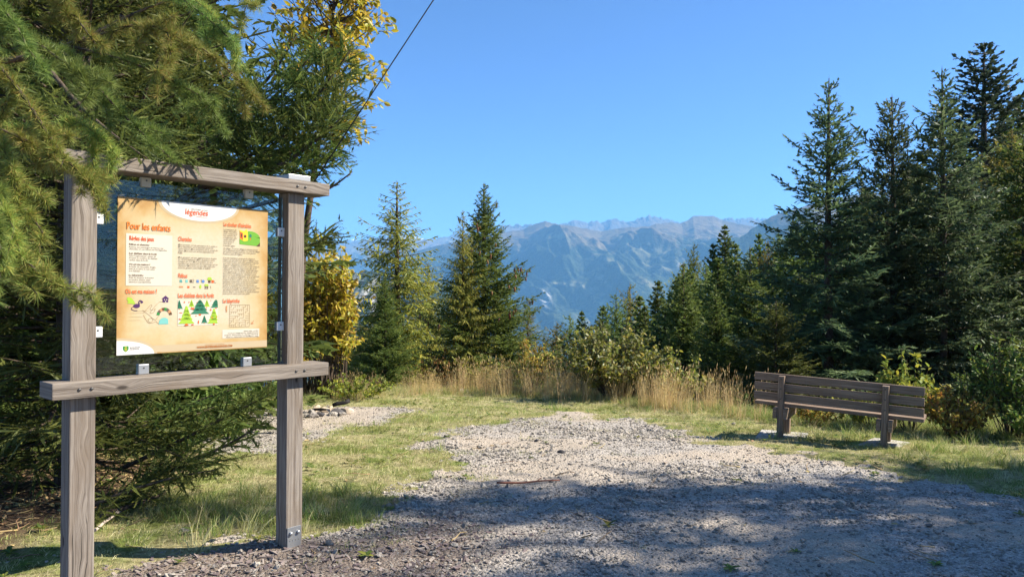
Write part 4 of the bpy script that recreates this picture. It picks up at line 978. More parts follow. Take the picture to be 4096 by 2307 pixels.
tree('forest_spruce', 'spruce_tree', 'deeply shaded spruce behind the left post of the board', 95, -190, 9.6, 3.0, 1.5, H=8.5)
tree('forest_spruce', 'spruce_tree', 'deeply shaded spruce behind the middle of the top beam', 165, -130, 9.0, 4.4, 0.9, H=7.5)
tree('forest_spruce', 'spruce_tree', 'deeply shaded spruce farthest left behind the larch boughs', -30, -120, 10.5, 5.2, 1.6, H=8.0)

# ------------------------------------------------------------------ the larch whose boughs hang into the picture from the left
LX, LY = -3.5, 2.7
lzz = gz1(LX, LY)
larch = thing('larch_tree', 'larch with soft yellow-green boughs hanging in front of the board from the left', 'tree', (LX, LY, lzz))
O3 = np.array([LX, LY, lzz])
r = np.random.default_rng(33)
g = Geo(); g.add(*trunk_geo(9.0, 0.15, r, 10)); put('trunk', g.mesh('trunk', MAT['bark']), larch)
BOUGHS = [  # waypoints in the 2576 px survey, depth in metres; side-shoot density; base radius
    ([(-260, 60, 2.8), (-40, 120, 2.75), (60, 240, 2.7), (125, 345, 2.7), (175, 410, 2.7), (225, 455, 2.72), (250, 500, 2.75)], 1.0, 0.010),
    ([(-200, -20, 2.7), (30, 60, 2.6), (110, 120, 2.6), (190, 175, 2.55), (238, 228, 2.5)], 1.0, 0.008),
    ([(-260, 240, 2.6), (-30, 300, 2.5), (30, 420, 2.5), (55, 520, 2.5), (100, 570, 2.5), (115, 600, 2.5)], 0.9, 0.008),
    ([(-220, 520, 2.5), (-40, 570, 2.45), (50, 640, 2.4), (130, 715, 2.4), (240, 738, 2.4)], 0.7, 0.006),
    ([(-120, 80, 3.2), (150, 112, 3.1), (245, 218, 3.1), (330, 310, 3.1), (435, 402, 3.1)], 0.55, 0.008),
    ([(-300, 190, 3.1), (60, 150, 3.2), (200, 105, 3.2), (350, 25, 3.3), (640, -70, 3.5)], 0.25, 0.018),
    ([(200, 105, 3.2), (330, 60, 3.1), (420, 70, 3.0), (432, 118, 2.95), (425, 165, 2.9)], 1.0, 0.007),
    ([(150, 110, 3.2), (320, 150, 3.2), (440, 205, 3.2), (520, 250, 3.2), (560, 320, 3.2)], 0.9, 0.007),
    ([(300, 40, 3.3), (470, 90, 3.3), (570, 170, 3.3), (650, 250, 3.35)], 0.9, 0.007),
    ([(-220, 400, 2.5), (-30, 460, 2.45), (35, 560, 2.4), (40, 660, 2.4)], 1.0, 0.007),
    ([(-200, -60, 2.6), (-20, -10, 2.6), (40, 60, 2.55), (75, 130, 2.5)], 1.0, 0.007),
    ([(-150, -60, 2.9), (110, -40, 2.9), (190, 40, 2.85), (240, 110, 2.8)], 0.9, 0.007),
    ([(-260, 600, 2.6), (-60, 630, 2.5), (40, 700, 2.45), (95, 690, 2.4)], 0.9, 0.006),
    ([(300, -60, 3.2), (440, -20, 3.2), (540, 60, 3.2), (590, 110, 3.2)], 1.0, 0.007),
    ([(-120, 300, 3.0), (80, 330, 2.95), (200, 300, 2.9), (270, 360, 2.9), (300, 400, 2.9)], 0.7, 0.007),
    ([(-220, 250, 2.75), (20, 330, 2.75), (110, 375, 2.85), (190, 420, 3.0), (245, 450, 3.1)], 1.0, 0.007),
    ([(-200, 360, 2.35), (-90, 400, 2.3), (-20, 520, 2.3), (5, 640, 2.3), (-10, 760, 2.3)], 0.9, 0.007)]
for k in range(2):        # the mass of boughs higher up and deeper in
    x0, y0 = r.uniform(-50, 520), r.uniform(-160, 0); dx, dy = r.uniform(90, 260), r.uniform(60, 190); d0 = r.uniform(3.1, 4.0)
    BOUGHS.append(([(x0 + dx * t + r.normal(0, 12), y0 + dy * t ** 1.4 + r.normal(0, 8), d0 - 0.1 * t) for t in (0, .33, .66, 1.0)], 0.8, 0.006))
for wpts, dens_, r0 in BOUGHS:
    Q = limb(wpts, 4); Lb = np.linalg.norm(np.diff(Q, axis=0), axis=1).sum()
    # side shoots: short, mostly hanging
    ns_ = int(Lb * 15 * dens_); s_ = np.clip(r.uniform(0.12, 1.0, ns_), 0, 0.99); cs = np.linspace(0, 1, len(Q)); T_ = norm(np.gradient(Q, axis=0))
    b_ = np.column_stack([np.interp(s_, cs, Q[:, j]) for j in range(3)]); t_ = np.column_stack([np.interp(s_, cs, T_[:, j]) for j in range(3)])
    d_ = norm(t_ * 0.7 + r.normal(0, 0.5, (ns_, 3)) + np.array([0, 0, -0.45])); l_ = r.uniform(0.03, 0.17, ns_)
    segP = np.vstack([Q[:-1], b_]); segV = np.vstack([np.diff(Q, axis=0), d_ * l_[:, None]]); segL = np.linalg.norm(segV, axis=1)
    skip0 = max(1, int(0.12 * len(Q)))
    segP, segV, segL = segP[skip0:], segV[skip0:], segL[skip0:]
    # rosettes every 8 mm
    m_ = np.maximum((segL * (150 if dens_ > 0.5 else 60)).astype(int), 1); ii = np.repeat(np.arange(len(segL)), m_); f_ = r.random(len(ii))
    tp = segP[ii] + segV[ii] * f_[:, None] - O3; td = norm(norm(segV[ii]) * 0.5 + r.normal(0, 0.75, (len(ii), 3)))
    V1, F1 = needle_tris(tp, td, np.full(len(ii), 0.004), 5500, 0.043, 0.0034, 42, r, 22)
    g = Geo(); g.add(*tube(Q - O3, np.linspace(r0, 0.0022, len(Q)), 5))
    for q_ in range(0, ns_):
        g.add(*tube(np.array([b_[q_], b_[q_] + d_[q_] * l_[q_]]) - O3, [0.0022, 0.001], 3))
    bo = put('branch', g.mesh('branch', MAT['bark']), larch)
    put('needles', mesh_np('needles', V1, F1, MAT['larch_green'] if len(larch.children) % 3 else MAT['larch_fresh']), bo)

# ------------------------------------------------------------------ broad-leaved trees and shrubs
def leaf_geo(l, w, fold=0.25, curl=0.15):
    x_ = np.array([0, 0.3, 0.65, 1.0]) * l; hw = np.array([0.0, 0.42, 0.36, 0.0]) * w; zc = -curl * l * (np.array([0, .3, .65, 1]) ** 2)
    V = [(0, 0, 0), (x_[1], hw[1], zc[1] + fold * hw[1]), (x_[1], 0, zc[1]), (x_[1], -hw[1], zc[1] + fold * hw[1]), (x_[2], hw[2], zc[2] + fold * hw[2]), (x_[2], 0, zc[2]), (x_[2], -hw[2], zc[2] + fold * hw[2]), (x_[3], 0, zc[3])]
    F = [(0, 2, 1), (0, 3, 2), (1, 2, 5), (1, 5, 4), (2, 3, 6), (2, 6, 5), (4, 5, 7), (5, 6, 7)]
    return np.array(V, float), np.array(F)
def rot_frames(D, r, up=0.6):
    D = norm(D); n = len(D)
    N_ = norm(np.array([0, 0, 1.0]) * up + r.normal(0, 0.6, (n, 3))); Y_ = norm(np.cross(N_, D)); Z_ = np.cross(D, Y_)
    return np.stack([D, Y_, Z_], 2)
def leaves_mesh(name, P, D, S, lv, mat, r):
    V0, F0 = lv; R_ = rot_frames(D, r)
    V = np.einsum('nij,vj->nvi', R_, V0) * S[:, None, None] + P[:, None]
    n, k = V.shape[:2]; F = F0[None] + (np.arange(n) * k)[:, None, None]
    return mesh_np(name, V.reshape(-1, 3), F.reshape(-1, 3), mat)
def shrub_stems(r, n, h, spread, lean=0.3, sub=5, center=(0, 0, 0), base_r=0.15):
    """stems with side twigs; returns tubes and leaf anchor points + directions"""
    tubes = []; P = []; D = []
    for k in range(n):
        a = r.random() * 6.28; rr = spread * r.random() ** 0.6; hh = h * r.uniform(0.65, 1.0) * (1 - 0.35 * (rr / spread) ** 2)
        b = np.array([base_r * cos(a) * r.random(), base_r * sin(a) * r.random(), 0]); e = np.array([rr * cos(a), rr * sin(a), hh])
        m = (b + e) / 2 + np.array([0, 0, hh * 0.12]) + r.normal(0, 0.04 * h, 3)
        t = np.linspace(0, 1, 8)[:, None]; Q = (1 - t) ** 2 * b + 2 * t * (1 - t) * m + t * t * e
        tubes.append((Q + center, np.linspace(0.005 * h / 1.5 + .002, 0.002, 8)))
        for j in range(sub):
            s = r.uniform(0.3, 0.95); q = np.array([np.interp(s, t[:, 0], Q[:, i]) for i in range(3)])
            d = norm(np.array([r.normal(), r.normal(), r.uniform(0, 1.0)])); l = h * r.uniform(0.10, 0.28) * (1.2 - s)
            tubes.append((np.array([q, q + d * l * 0.6, q + d * l + np.array([0, 0, .02])]) + center, np.array([0.004, 0.003, 0.0015])))
            u = r.random(9)[:, None]; P.append(q + d * l * u); D.append(np.repeat(d[None], 9, 0) * 0.4 + r.normal(0, 0.7, (9, 3)))
        u = r.uniform(0.35, 1.0, 14); P.append(np.column_stack([np.interp(u, t[:, 0], Q[:, i]) for i in range(3)])); D.append(r.normal(0, 0.7, (14, 3)) + np.array([0, 0, .2]))
    return tubes, np.concatenate(P) + center, np.concatenate(D)
def shrub(name, label, cat, x, y, h, spread, n, mat, leaf, seed, group=None, sub=5, each=0, zoff=-0.03, keep=1.0, size=(0.7, 1.2), dz=0.0, base_r=0.15):
    r = np.random.default_rng(seed)
    e = thing(name, label, cat, (x, y, gz1(x, y) + zoff + dz), 0, group)
    tubes, P, D = shrub_stems(r, n, h, spread, sub=sub, base_r=base_r)
    g = Geo()
    for Q, rr in tubes: g.add(*tube(Q, rr, 4))
    put('stems', g.mesh('stems', MAT['bark']), e)
    k = r.random(len(P)) < keep; P, D = P[k], D[k]
    D = norm(D) + np.array([0, 0, -0.15]); Sx = r.uniform(*size, len(P))
    if each:
        # the leaves nearest the viewer are leaves of their own
        o_ = np.argsort(P @ np.array([0.2, -1.0, 0.25]))[::-1][:each]
        me_ = []
        for mt in range(3):
            me_.append(mesh_np('leaf', leaf[0], leaf[1], mat))
        R_ = rot_frames(D[o_], r)
        from mathutils import Matrix
        for q, i_ in enumerate(o_):
            lf = put('leaf', me_[0], e)
            mm = Matrix([list(R_[q][j]) + [0] for j in range(3)] + [[0, 0, 0, 1]])
            lf.matrix_local = Matrix.Translation(P[i_]) @ mm @ Matrix.Scale(float(Sx[i_]), 4)
        rest = np.setdiff1d(np.arange(len(P)), o_)
        P, D, Sx = P[rest], D[rest], Sx[rest]
        put('foliage', leaves_mesh('foliage', P, D, Sx, leaf, mat, r), e)['kind'] = 'stuff'
    else:
        put('foliage', leaves_mesh('foliage', P, D, Sx, leaf, mat, r), e)
    return e
# foliage colour must vary from leaf to leaf also where each leaf is its own object
def leafy(name, cols, trans=0.45):
    m = M(name); isl = m.math('FRACT', m.math('ADD', m.n('NewGeometry').outputs['Random Per Island'], m.n('ObjectInfo').outputs['Random']))
    c = m.ramp(isl, [(i / (len(cols) - 1), q) for i, q in enumerate(cols)])
    return m.done(m.n('MixShader', {0: trans, 1: m.bsdf(c, 0.45, 0.4), 2: m.n('BsdfTranslucent', {'Color': c}).outputs[0]}).outputs[0])
MAT['willow'] = leafy('yellow_leaves', [(0.50, 0.39, 0.03), (0.62, 0.48, 0.05), (0.42, 0.40, 0.04), (0.26, 0.31, 0.04), (0.68, 0.52, 0.10), (0.40, 0.24, 0.04), (0.58, 0.46, 0.05)])
LEAF_W = leaf_geo(0.105, 0.052, 0.35, 0.3)
# yellow goat willow rising behind the spruce (crown at the top of the picture)
r = np.random.default_rng(51)
WX, WY = -2.35, 9.2
wz = gz1(WX, WY)
willow = thing('willow_tree', 'goat willow with yellow autumn leaves above the dark spruce boughs', 'tree', (WX, WY, wz))
tubes, P, D = [], [], []
TR = np.array([(-0.5, 0.4, -0.2), (-0.45, 0.35, 1.2), (-0.3, 0.2, 2.4), (-0.1, 0.1, 3.6), (0.1, 0, 4.7), (0.15, 0, 5.8)])
tubes.append((TR, np.linspace(0.07, 0.015, len(TR))))
for k in range(84):
    s = r.uniform(0.56, 0.98); q = np.array([np.interp(s, np.linspace(0, 1, len(TR)), TR[:, i]) for i in range(3)])
    a = r.uniform(0, 6.28); l = r.uniform(0.5, 1.1) * (0.35 + 0.75 * s); d = norm(np.array([cos(a), sin(a), r.uniform(0.15, 0.9)]))
    Q = q + d * l * np.linspace(0, 1, 6)[:, None] + np.array([0, 0, 1]) * 0.12 * np.linspace(0, 1, 6)[:, None] ** 2
    tubes.append((Q, np.linspace(0.011, 0.003, 6)))
    for j in range(5):
        ss = r.uniform(0.25, 1.0); qq = q + d * l * ss; d2 = norm(d * 0.7 + r.normal(0, 0.6, 3)); l2 = r.uniform(0.12, 0.34)
        tubes.append((np.array([qq, qq + d2 * l2 * 0.5, qq + d2 * l2]), np.array([0.004, 0.003, 0.0015])))
        u = r.random(8)[:, None]; P.append(qq + d2 * l2 * u); D.append(d2 * 0.6 + r.normal(0, 0.7, (8, 3)) + np.array([0, 0, -.2]))
P = np.concatenate(P); D = np.concatenate(D); Sx = r.uniform(0.7, 1.2, len(P))
g = Geo()
for Q, rr in tubes: g.add(*tube(Q, rr, 5))
put('trunk', g.mesh('trunk', MAT['bark']), willow)
from mathutils import Matrix
o_ = np.argsort(P @ np.array([0.6, -0.6, 0.25]))[::-1][:280]
R_ = rot_frames(D[o_], r); lm = mesh_np('leaf', *LEAF_W, MAT['willow'])
for q, i_ in enumerate(o_):
    lf = put('leaf', lm, willow); mm = Matrix([list(R_[q][j]) + [0] for j in range(3)] + [[0, 0, 0, 1]])
    lf.matrix_local = Matrix.Translation(P[i_]) @ mm @ Matrix.Scale(float(Sx[i_]), 4)
rest = np.setdiff1d(np.arange(len(P)), o_)
put('foliage', leaves_mesh('foliage', P[rest], D[rest], Sx[rest], LEAF_W, MAT['willow'], r), willow)['kind'] = 'stuff'

shrub('willow_shrub', 'golden-leaved willow shrub right behind the right post of the board', 'shrub', -3.62, 14.2, 3.35, 0.75, 84, MAT['willow'], leaf_geo(0.115, 0.062, 0.35, 0.3), 61, each=260, sub=6, base_r=0.5)
shrub('willow_shrub', 'golden willow shrub in the dark between the board posts', 'shrub', -4.6, 14.0, 2.6, 0.8, 40, MAT['willow'], leaf_geo(0.12, 0.065), 62, base_r=0.4)
LB = leaf_geo(0.075, 0.052)
shrub('broadleaf_bush', 'large bush with pale-backed round leaves above the tall dry grass', 'bush', 1.9, 13.6, 1.6, 1.2, 95, MAT['whitebeam'], LB, 63, sub=6)
shrub('broadleaf_bush', 'lower bush with pale-backed leaves right of the large bush', 'bush', 3.0, 13.5, 1.15, 0.75, 42, MAT['whitebeam'], LB, 64, sub=5)
shrub('rust_shrub', 'brown and orange shrub between the coned spruce and the broad-leaved bush', 'shrub', 0.45, 15.6, 1.25, 0.7, 34, MAT['shrub_rust'], leaf_geo(0.06, 0.04), 65)
shrub('lime_shrub', 'yellow-green shrub at the foot of the coned spruce', 'shrub', -0.9, 16.4, 1.0, 0.8, 30, MAT['shrub_lime'], leaf_geo(0.055, 0.035), 66)
shrub('green_shrub', 'pale green weedy shrub in the dry grass beside the yellow shrub', 'shrub', -2.9, 13.6, 0.55, 0.8, 40, MAT['shrub_lime'], leaf_geo(0.05, 0.03), 67)
shrub('lime_shrub', 'upright yellow-green sapling cluster behind the right end of the bench', 'shrub', 5.25, 9.75, 1.15, 0.45, 26, MAT['shrub_lime'], leaf_geo(0.085, 0.045), 68)
shrub('rust_shrub', 'orange and rust-red shrub right of the bench', 'shrub', 5.55, 9.3, 0.75, 0.55, 44, MAT['shrub_rust'], leaf_geo(0.06, 0.036), 69)
shrub('lime_shrub', 'low yellow shrub showing under the right half of the bench', 'shrub', 4.85, 10.0, 0.6, 0.45, 22, MAT['shrub_lime'], leaf_geo(0.055, 0.035), 70)
shrub('rust_shrub', 'low brown shrub showing under the middle of the bench', 'shrub', 4.2, 10.4, 0.5, 0.5, 24, MAT['shrub_rust'], leaf_geo(0.05, 0.03), 71)
shrub('green_shrub', 'tall leafy green shrub cut by the right edge of the picture', 'shrub', 6.25, 9.2, 1.55, 0.5, 44, MAT['shrub_green'], leaf_geo(0.075, 0.03), 72, sub=6)
shrub('green_shrub', 'slender green leafy stems left of the shrub at the right edge', 'shrub', 5.95, 9.5, 1.2, 0.25, 12, MAT['shrub_green'], leaf_geo(0.07, 0.028), 73)
shrub('green_shrub', 'low green undergrowth in front of the shrub at the right edge', 'shrub', 6.2, 8.7, 0.55, 0.6, 40, MAT['shrub_green'], leaf_geo(0.05, 0.028), 74)
shrub('green_shrub', 'dark low undergrowth below the bright green young spruce', 'shrub', 4.0, 13.4, 0.8, 0.9, 40, MAT['shrub_green'], leaf_geo(0.06, 0.035), 75)
shrub('green_shrub', 'dark low undergrowth behind the bench', 'shrub', 5.4, 12.0, 0.7, 1.0, 44, MAT['shrub_green'], leaf_geo(0.06, 0.035), 76)
shrub('rust_shrub', 'brownish shrub low between the coned spruce and the small dense spruce', 'shrub', -1.5, 16.6, 1.1, 0.7, 26, MAT['shrub_rust'], leaf_geo(0.06, 0.035), 77)

# ------------------------------------------------------------------ scattered ground cover (stuff): instanced templates on points
def scatter(name, P, R_, S_, I_, templates, kind='stuff', label=None):
    n = len(P)
    src = bpy.data.collections.new(name + '_kinds')
    for k, me in enumerate(templates):
        src.objects.link(bpy.data.objects.new('%s_kind_%02d' % (name, k), me))
    me = bpy.data.meshes.new(name); me.vertices.add(n); me.vertices.foreach_set('co', np.ascontiguousarray(P, np.float32).ravel())
    for nm, ty, arr, key in (('turn', 'FLOAT_VECTOR', R_, 'vector'), ('size', 'FLOAT_VECTOR', S_, 'vector'), ('which', 'INT', I_, 'value')):
        at_ = me.attributes.new(nm, ty, 'POINT'); at_.data.foreach_set(key, np.ascontiguousarray(arr, np.int32 if ty == 'INT' else np.float32).ravel())
    o = put(name, me, kind=kind)
    if label: o['label'] = label
    ng = bpy.data.node_groups.new(name + '_scatter', 'GeometryNodeTree')
    ng.interface.new_socket('Geometry', in_out='INPUT', socket_type='NodeSocketGeometry'); ng.interface.new_socket('Geometry', in_out='OUTPUT', socket_type='NodeSocketGeometry')
    N = ng.nodes; Lk = ng.links
    gi = N.new('NodeGroupInput'); go = N.new('NodeGroupOutput'); ip = N.new('GeometryNodeInstanceOnPoints'); ci = N.new('GeometryNodeCollectionInfo')
    ci.inputs['Collection'].default_value = src; ci.inputs['Separate Children'].default_value = True; ci.inputs['Reset Children'].default_value = True
    def na(nm, ty):
        q = N.new('GeometryNodeInputNamedAttribute'); q.data_type = ty; q.inputs['Name'].default_value = nm; return q.outputs['Attribute']
    er = N.new('FunctionNodeEulerToRotation'); Lk.new(na('turn', 'FLOAT_VECTOR'), er.inputs[0])
    ip.inputs['Pick Instance'].default_value = True
    Lk.new(gi.outputs[0], ip.inputs['Points']); Lk.new(ci.outputs[0], ip.inputs['Instance']); Lk.new(na('which', 'INT'), ip.inputs['Instance Index'])
    Lk.new(er.outputs[0], ip.inputs['Rotation']); Lk.new(na('size', 'FLOAT_VECTOR'), ip.inputs['Scale']); Lk.new(ip.outputs[0], go.inputs[0])
    md = o.modifiers.new('scatter', 'NODES'); md.node_group = ng
    return o
def blades(r, n, rad, h0, h1, w, mat, lean=0.5, seg=3, name='grass_tuft', head=0.0):
    V = []; F = []; c = 0
    for k in range(n):
        a = r.random() * 6.28; rr = rad * r.random() ** 0.5; b = np.array([rr * cos(a), rr * sin(a), -0.01]); h = r.uniform(h0, h1)
        a2 = a + r.normal(0, 1.0); bend = lean * r.uniform(0.2, 1.0) * h; sd = np.array([-sin(a2 + 1.0), cos(a2 + 1.0), 0])
        for i in range(seg):
            t = i / seg; ww = w * (1 - 0.75 * t) / 2
            p = b + np.array([cos(a2) * bend * t * t, sin(a2) * bend * t * t, h * t * (1 - 0.25 * lean * t)])
            V += [p - sd * ww, p + sd * ww]
        tip = b + np.array([cos(a2) * bend, sin(a2) * bend, h * (1 - 0.25 * lean)])
        V.append(tip)
        for i in range(seg - 1): F += [(c + 2 * i, c + 2 * i + 1, c + 2 * i + 3), (c + 2 * i, c + 2 * i + 3, c + 2 * i + 2)]
        F.append((c + 2 * seg - 2, c + 2 * seg - 1, c + 2 * seg)); c += 2 * seg + 1
        if head and r.random() < 0.7:
            # a seed head: a slim spindle at the tip
            q = tip - np.array([0, 0, head * 0.5]); dirn = norm(np.array([cos(a2) * bend * 1.5, sin(a2) * bend * 1.5, h])); u = norm(np.cross(dirn, [0, 0, 1.0]) + 1e-6); vv = np.cross(dirn, u)
            q = tip - dirn * head * 0.3; wd = head * 0.05
            V += [q, q + dirn * head * .4 + u * wd, q + dirn * head * .4 - u * wd * .5 + vv * wd, q + dirn * head * .4 - u * wd * .5 - vv * wd, q + dirn * head]
            F += [(c, c + 1, c + 2), (c, c + 2, c + 3), (c, c + 3, c + 1), (c + 4, c + 2, c + 1), (c + 4, c + 3, c + 2), (c + 4, c + 1, c + 3)]; c += 5
    return mesh_np(name, np.array(V), np.array(F), mat)
r = np.random.default_rng(81)
def sample(x0, x1, y0, y1, n): return r.uniform(x0, x1, n), r.uniform(y0, y1, n)
def in_view(x, y, m=0.6): return (np.abs(x) < 0.70 * y + m) & (y > 2.0)
short = [blades(r, 20, 0.06, 0.02, 0.065, 0.0042, MAT['grass_green'], 1.3, 2) for _ in range(4)] + [blades(r, 20, 0.07, 0.02, 0.06, 0.0040, MAT['grass_dry'], 1.6, 2) for _ in range(4)]
x, y = sample(-6, 9, 3.2, 17, 72000)
dist_w = np.clip(1.2 - y / 22, 0.35, 1)
gm = gravel_m(x, y); ch = chips_m(x, y); lit = sstep(0, 0.6, -2.75 - x + 0.35 * fbm(x, y, 3, 41)) * sstep(8.2, 7.2, y)
pat = fbm(x * 0.8, y * 0.8, 4, 91)
tuftg = sstep(0.22, 0.5, fbm(x * 1.7, y * 1.7, 3, 95))
p_ = (1 - gm) ** 1.6 * (0.45 + 0.55 * sstep(-0.35, 0.2, pat + r.normal(0, .1, len(x)))) * (1 - 0.92 * ch) * (1 - 0.93 * lit) + 0.45 * tuftg * gm * sstep(0.9, -0.4, poly_sd(x, y, GRAVEL) - 1.2)
k = (r.random(len(x)) < p_ * dist_w) & in_view(x, y) & (y < edge_y(x) + 0.8)
x, y, pat = x[k], y[k], pat[k]; n = len(x)
green = sstep(-0.35, 0.4, pat + 0.25 * sstep(3.0, 4.5, x) + 0.15 * sstep(11, 6, y) + r.normal(0, 0.22, n))
isg = r.random(n) < green
I_ = np.where(isg, r.integers(0, 4, n), r.integers(4, 8, n)); s_ = r.uniform(0.7, 1.3, n) * (1 + 0.25 * (y > 9))
scatter('grass', np.column_stack([x, y, gz(x, y)]), np.column_stack([r.normal(0, .12, n), r.normal(0, .12, n), r.uniform(0, 6.28, n)]), np.column_stack([s_, s_, s_ * r.uniform(0.7, 1.3, n)]), I_, short)
# longer tufts: by the board, round the bench, along the plateau edge
longt = [blades(r, 26, 0.07, 0.10, 0.24, 0.0055, MAT['grass_green'], 0.9, 3) for _ in range(4)] + [blades(r, 22, 0.07, 0.10, 0.22, 0.0045, MAT['grass_dry'], 0.8, 3) for _ in range(2)]
x, y = sample(-4, 9, 3.6, 16, 34000)
gm = gravel_m(x, y); ch = chips_m(x, y); lit = sstep(0, 0.6, -2.75 - x + 0.35 * fbm(x, y, 3, 41)) * sstep(8.2, 7.2, y)
c1 = sstep(0.9, 0.2, np.hypot((x + 1.75) / 0.95, (y - 5.4) / 1.0) - 0.2)            # under the board
c2 = sstep(0.45, 0.1, np.abs((x - 3.7) * 0.541 + (y - 8.6) * 0.841 + 0.1)) * sstep(2.4, 2.9, x)   # round the bench
c3 = sstep(1.6, 0.2, edge_y(x) - y) * sstep(1.0, 0.4, y - edge_y(x))
c4 = sstep(3.6, 4.6, x) * (y < edge_y(x) + 0.6) * 0.55
cl = sstep(-0.1, 0.35, fbm(x * 1.6, y * 1.6, 3, 97))
nearstone = sstep(0.15, 0.5, fbm(x * 2.2, y * 2.2, 2, 99)) * 0.05
p_ = np.clip(0.5 * c1 + 0.30 * c2 * cl + 0.5 * c3 + 0.35 * c4 * cl + nearstone, 0, 1) * (1 - gm) * (1 - 0.85 * ch) * (1 - 0.95 * lit)
k = (r.random(len(x)) < p_) & in_view(x, y); x, y = x[k], y[k]; n = len(x)
I_ = np.where(r.random(n) < np.where((y > 9.5) & (x < 3), 0.5, 0.85), r.integers(0, 4, n), r.integers(4, 6, n)); s_ = r.uniform(0.55, 1.1, n)
scatter('long_grass', np.column_stack([x, y, gz(x, y)]), np.column_stack([r.normal(0, .15, n), r.normal(0, .15, n), r.uniform(0, 6.28, n)]), np.column_stack([s_, s_, s_]), I_, longt)
# flat rosettes of broad-leaved weeds in the turf
def rosette(rr):
    V_, F_ = [], []
    for k in range(8):
        a_ = k * 0.785 + rr.normal(0, .2); lv = leaf_geo(rr.uniform(0.03, 0.06), rr.uniform(0.014, 0.024)); cr, sr = cos(a_), sin(a_)
        el = rr.uniform(0.15, 0.6); V0 = lv[0].copy(); V0 = np.column_stack([V0[:, 0] * cos(el) - V0[:, 2] * sin(el), V0[:, 1], V0[:, 0] * sin(el) + V0[:, 2] * cos(el)])
        V_.append(np.column_stack([V0[:, 0] * cr - V0[:, 1] * sr, V0[:, 0] * sr + V0[:, 1] * cr, V0[:, 2] + 0.01])); F_.append(lv[1] + 8 * k)
    return mesh_np('weed', np.concatenate(V_), np.concatenate(F_), MAT['shrub_green'])
ros = [rosette(np.random.default_rng(700 + k)) for k in range(4)]
x, y = sample(-4, 8, 3.6, 15, 5200)
p_ = (1 - gravel_m(x, y)) * (1 - chips_m(x, y)) * sstep(-0.05, 0.4, fbm(x * 1.3, y * 1.3, 3, 119)) * 0.7 + 0.012
k = (r.random(len(x)) < p_) & in_view(x, y) & (y < edge_y(x)); x, y = x[k], y[k]; n = len(x); s_ = r.uniform(0.6, 1.4, n)
scatter('weeds', np.column_stack([x, y, gz(x, y) + 0.01]), np.column_stack([r.normal(0, .1, n), r.normal(0, .1, n), r.uniform(0, 6.28, n)]), np.repeat(s_[:, None], 3, 1), r.integers(0, 4, n), ros)
# tall dry stalks along the plateau edge
stalk = [blades(r, 14, 0.09, 0.32, 0.78, 0.0052, MAT['straw'], 0.22, 3, 'straw_tuft', 0.09) for _ in range(6)]
x, y = sample(-4.5, 4.0, 9, 18, 16000)
e_ = y - edge_y(x); cl = sstep(-0.15, 0.4, fbm(x * 0.9, y * 0.9, 3, 103))
p_ = sstep(-2.0, -0.5, e_) * sstep(1.2, 0.5, e_) * (0.12 + 0.88 * cl) * 0.34 * sstep(3.7, 3.4, x) * (1 - gravel_m(x, y))
k = (r.random(len(x)) < p_); x, y = x[k], y[k]; n = len(x); s_ = r.uniform(0.5, 1.05, n) * (1 - 0.35 * (x < -1.2))
scatter('tall_dry_grass', np.column_stack([x, y, gz(x, y)]), np.column_stack([r.normal(0, .10, n), r.normal(0, .12, n), r.uniform(0, 6.28, n)]), np.column_stack([s_, s_, s_]), r.integers(0, 6, n), stalk)

# ------------------------------------------------------------------ gravel stones
import bmesh
def rock_mesh(seed, sub=1, flat=0.55, name='stone', mat=None):
    rr = np.random.default_rng(seed); bm = bmesh.new(); bmesh.ops.create_icosphere(bm, subdivisions=sub, radius=1.0)
    st = np.array([1.0, rr.uniform(0.6, 0.9), flat * rr.uniform(0.7, 1.15)])
    cut = [(norm(rr.normal(0, 1, 3)), rr.uniform(0.45, 0.8)) for _ in range(7)]
    for v in bm.verts:
        p = np.array(v.co)
        for nn, dd in cut:
            q = p @ nn
            if q > dd: p = p - nn * (q - dd)
        v.co = Vector(p * st * (1 + rr.normal(0, 0.05)))
    me = bpy.data.meshes.new(name); bm.to_mesh(me); bm.free(); me.materials.append(mat or MAT['stone']); return me
rocks = [rock_mesh(200 + k, 1 if k < 8 else 2) for k in range(10)]
N_ST = 110000
yy = 2.2 + 10.5 * r.random(N_ST) ** 1.25; xx = r.uniform(-1, 1, N_ST) * (0.72 * yy + 0.3)
gm = gravel_m(xx, yy); ch = chips_m(xx, yy)
sz = 0.0055 + 0.0098 * r.random(N_ST) ** 2.2 + 0.022 * (r.random(N_ST) < 0.07) * r.random(N_ST) + 0.0006 * yy
coarse = sstep(-0.3, 0.35, fbm(xx * 0.7, yy * 0.7, 3, 111)) * 0.65 + 0.35
sz *= 0.75 + 0.5 * coarse
k = r.random(N_ST) < gm * (0.35 + 0.65 * coarse) * (1 - 0.55 * ch) * (1 - 0.62 * sand_m(xx, yy))
xx, yy, sz = xx[k], yy[k], sz[k]; n = len(xx)
order = np.argsort(sz / yy)[::-1]
def stone_xf(i): return (r.normal(0, .25), r.normal(0, .25), r.uniform(0, 6.28))
zz = gz(xx, yy) + 0.03 * (np.maximum(gravel_m(xx, yy), chips_m(xx, yy)) - 0.55)
big = order[:270]
for i_ in big:
    put('stone', rocks[r.integers(0, 10)], gravel_path, (xx[i_], yy[i_], zz[i_] + 0.25 * sz[i_]), stone_xf(i_), float(sz[i_]))
rest = order[270:]
n = len(rest)
scatter('gravel', np.column_stack([xx[rest], yy[rest], zz[rest] + 0.2 * sz[rest]]), np.column_stack([r.normal(0, .3, n), r.normal(0, .3, n), r.uniform(0, 6.28, n)]), np.repeat(sz[rest, None], 3, 1), r.integers(0, 8, n), rocks[:8])
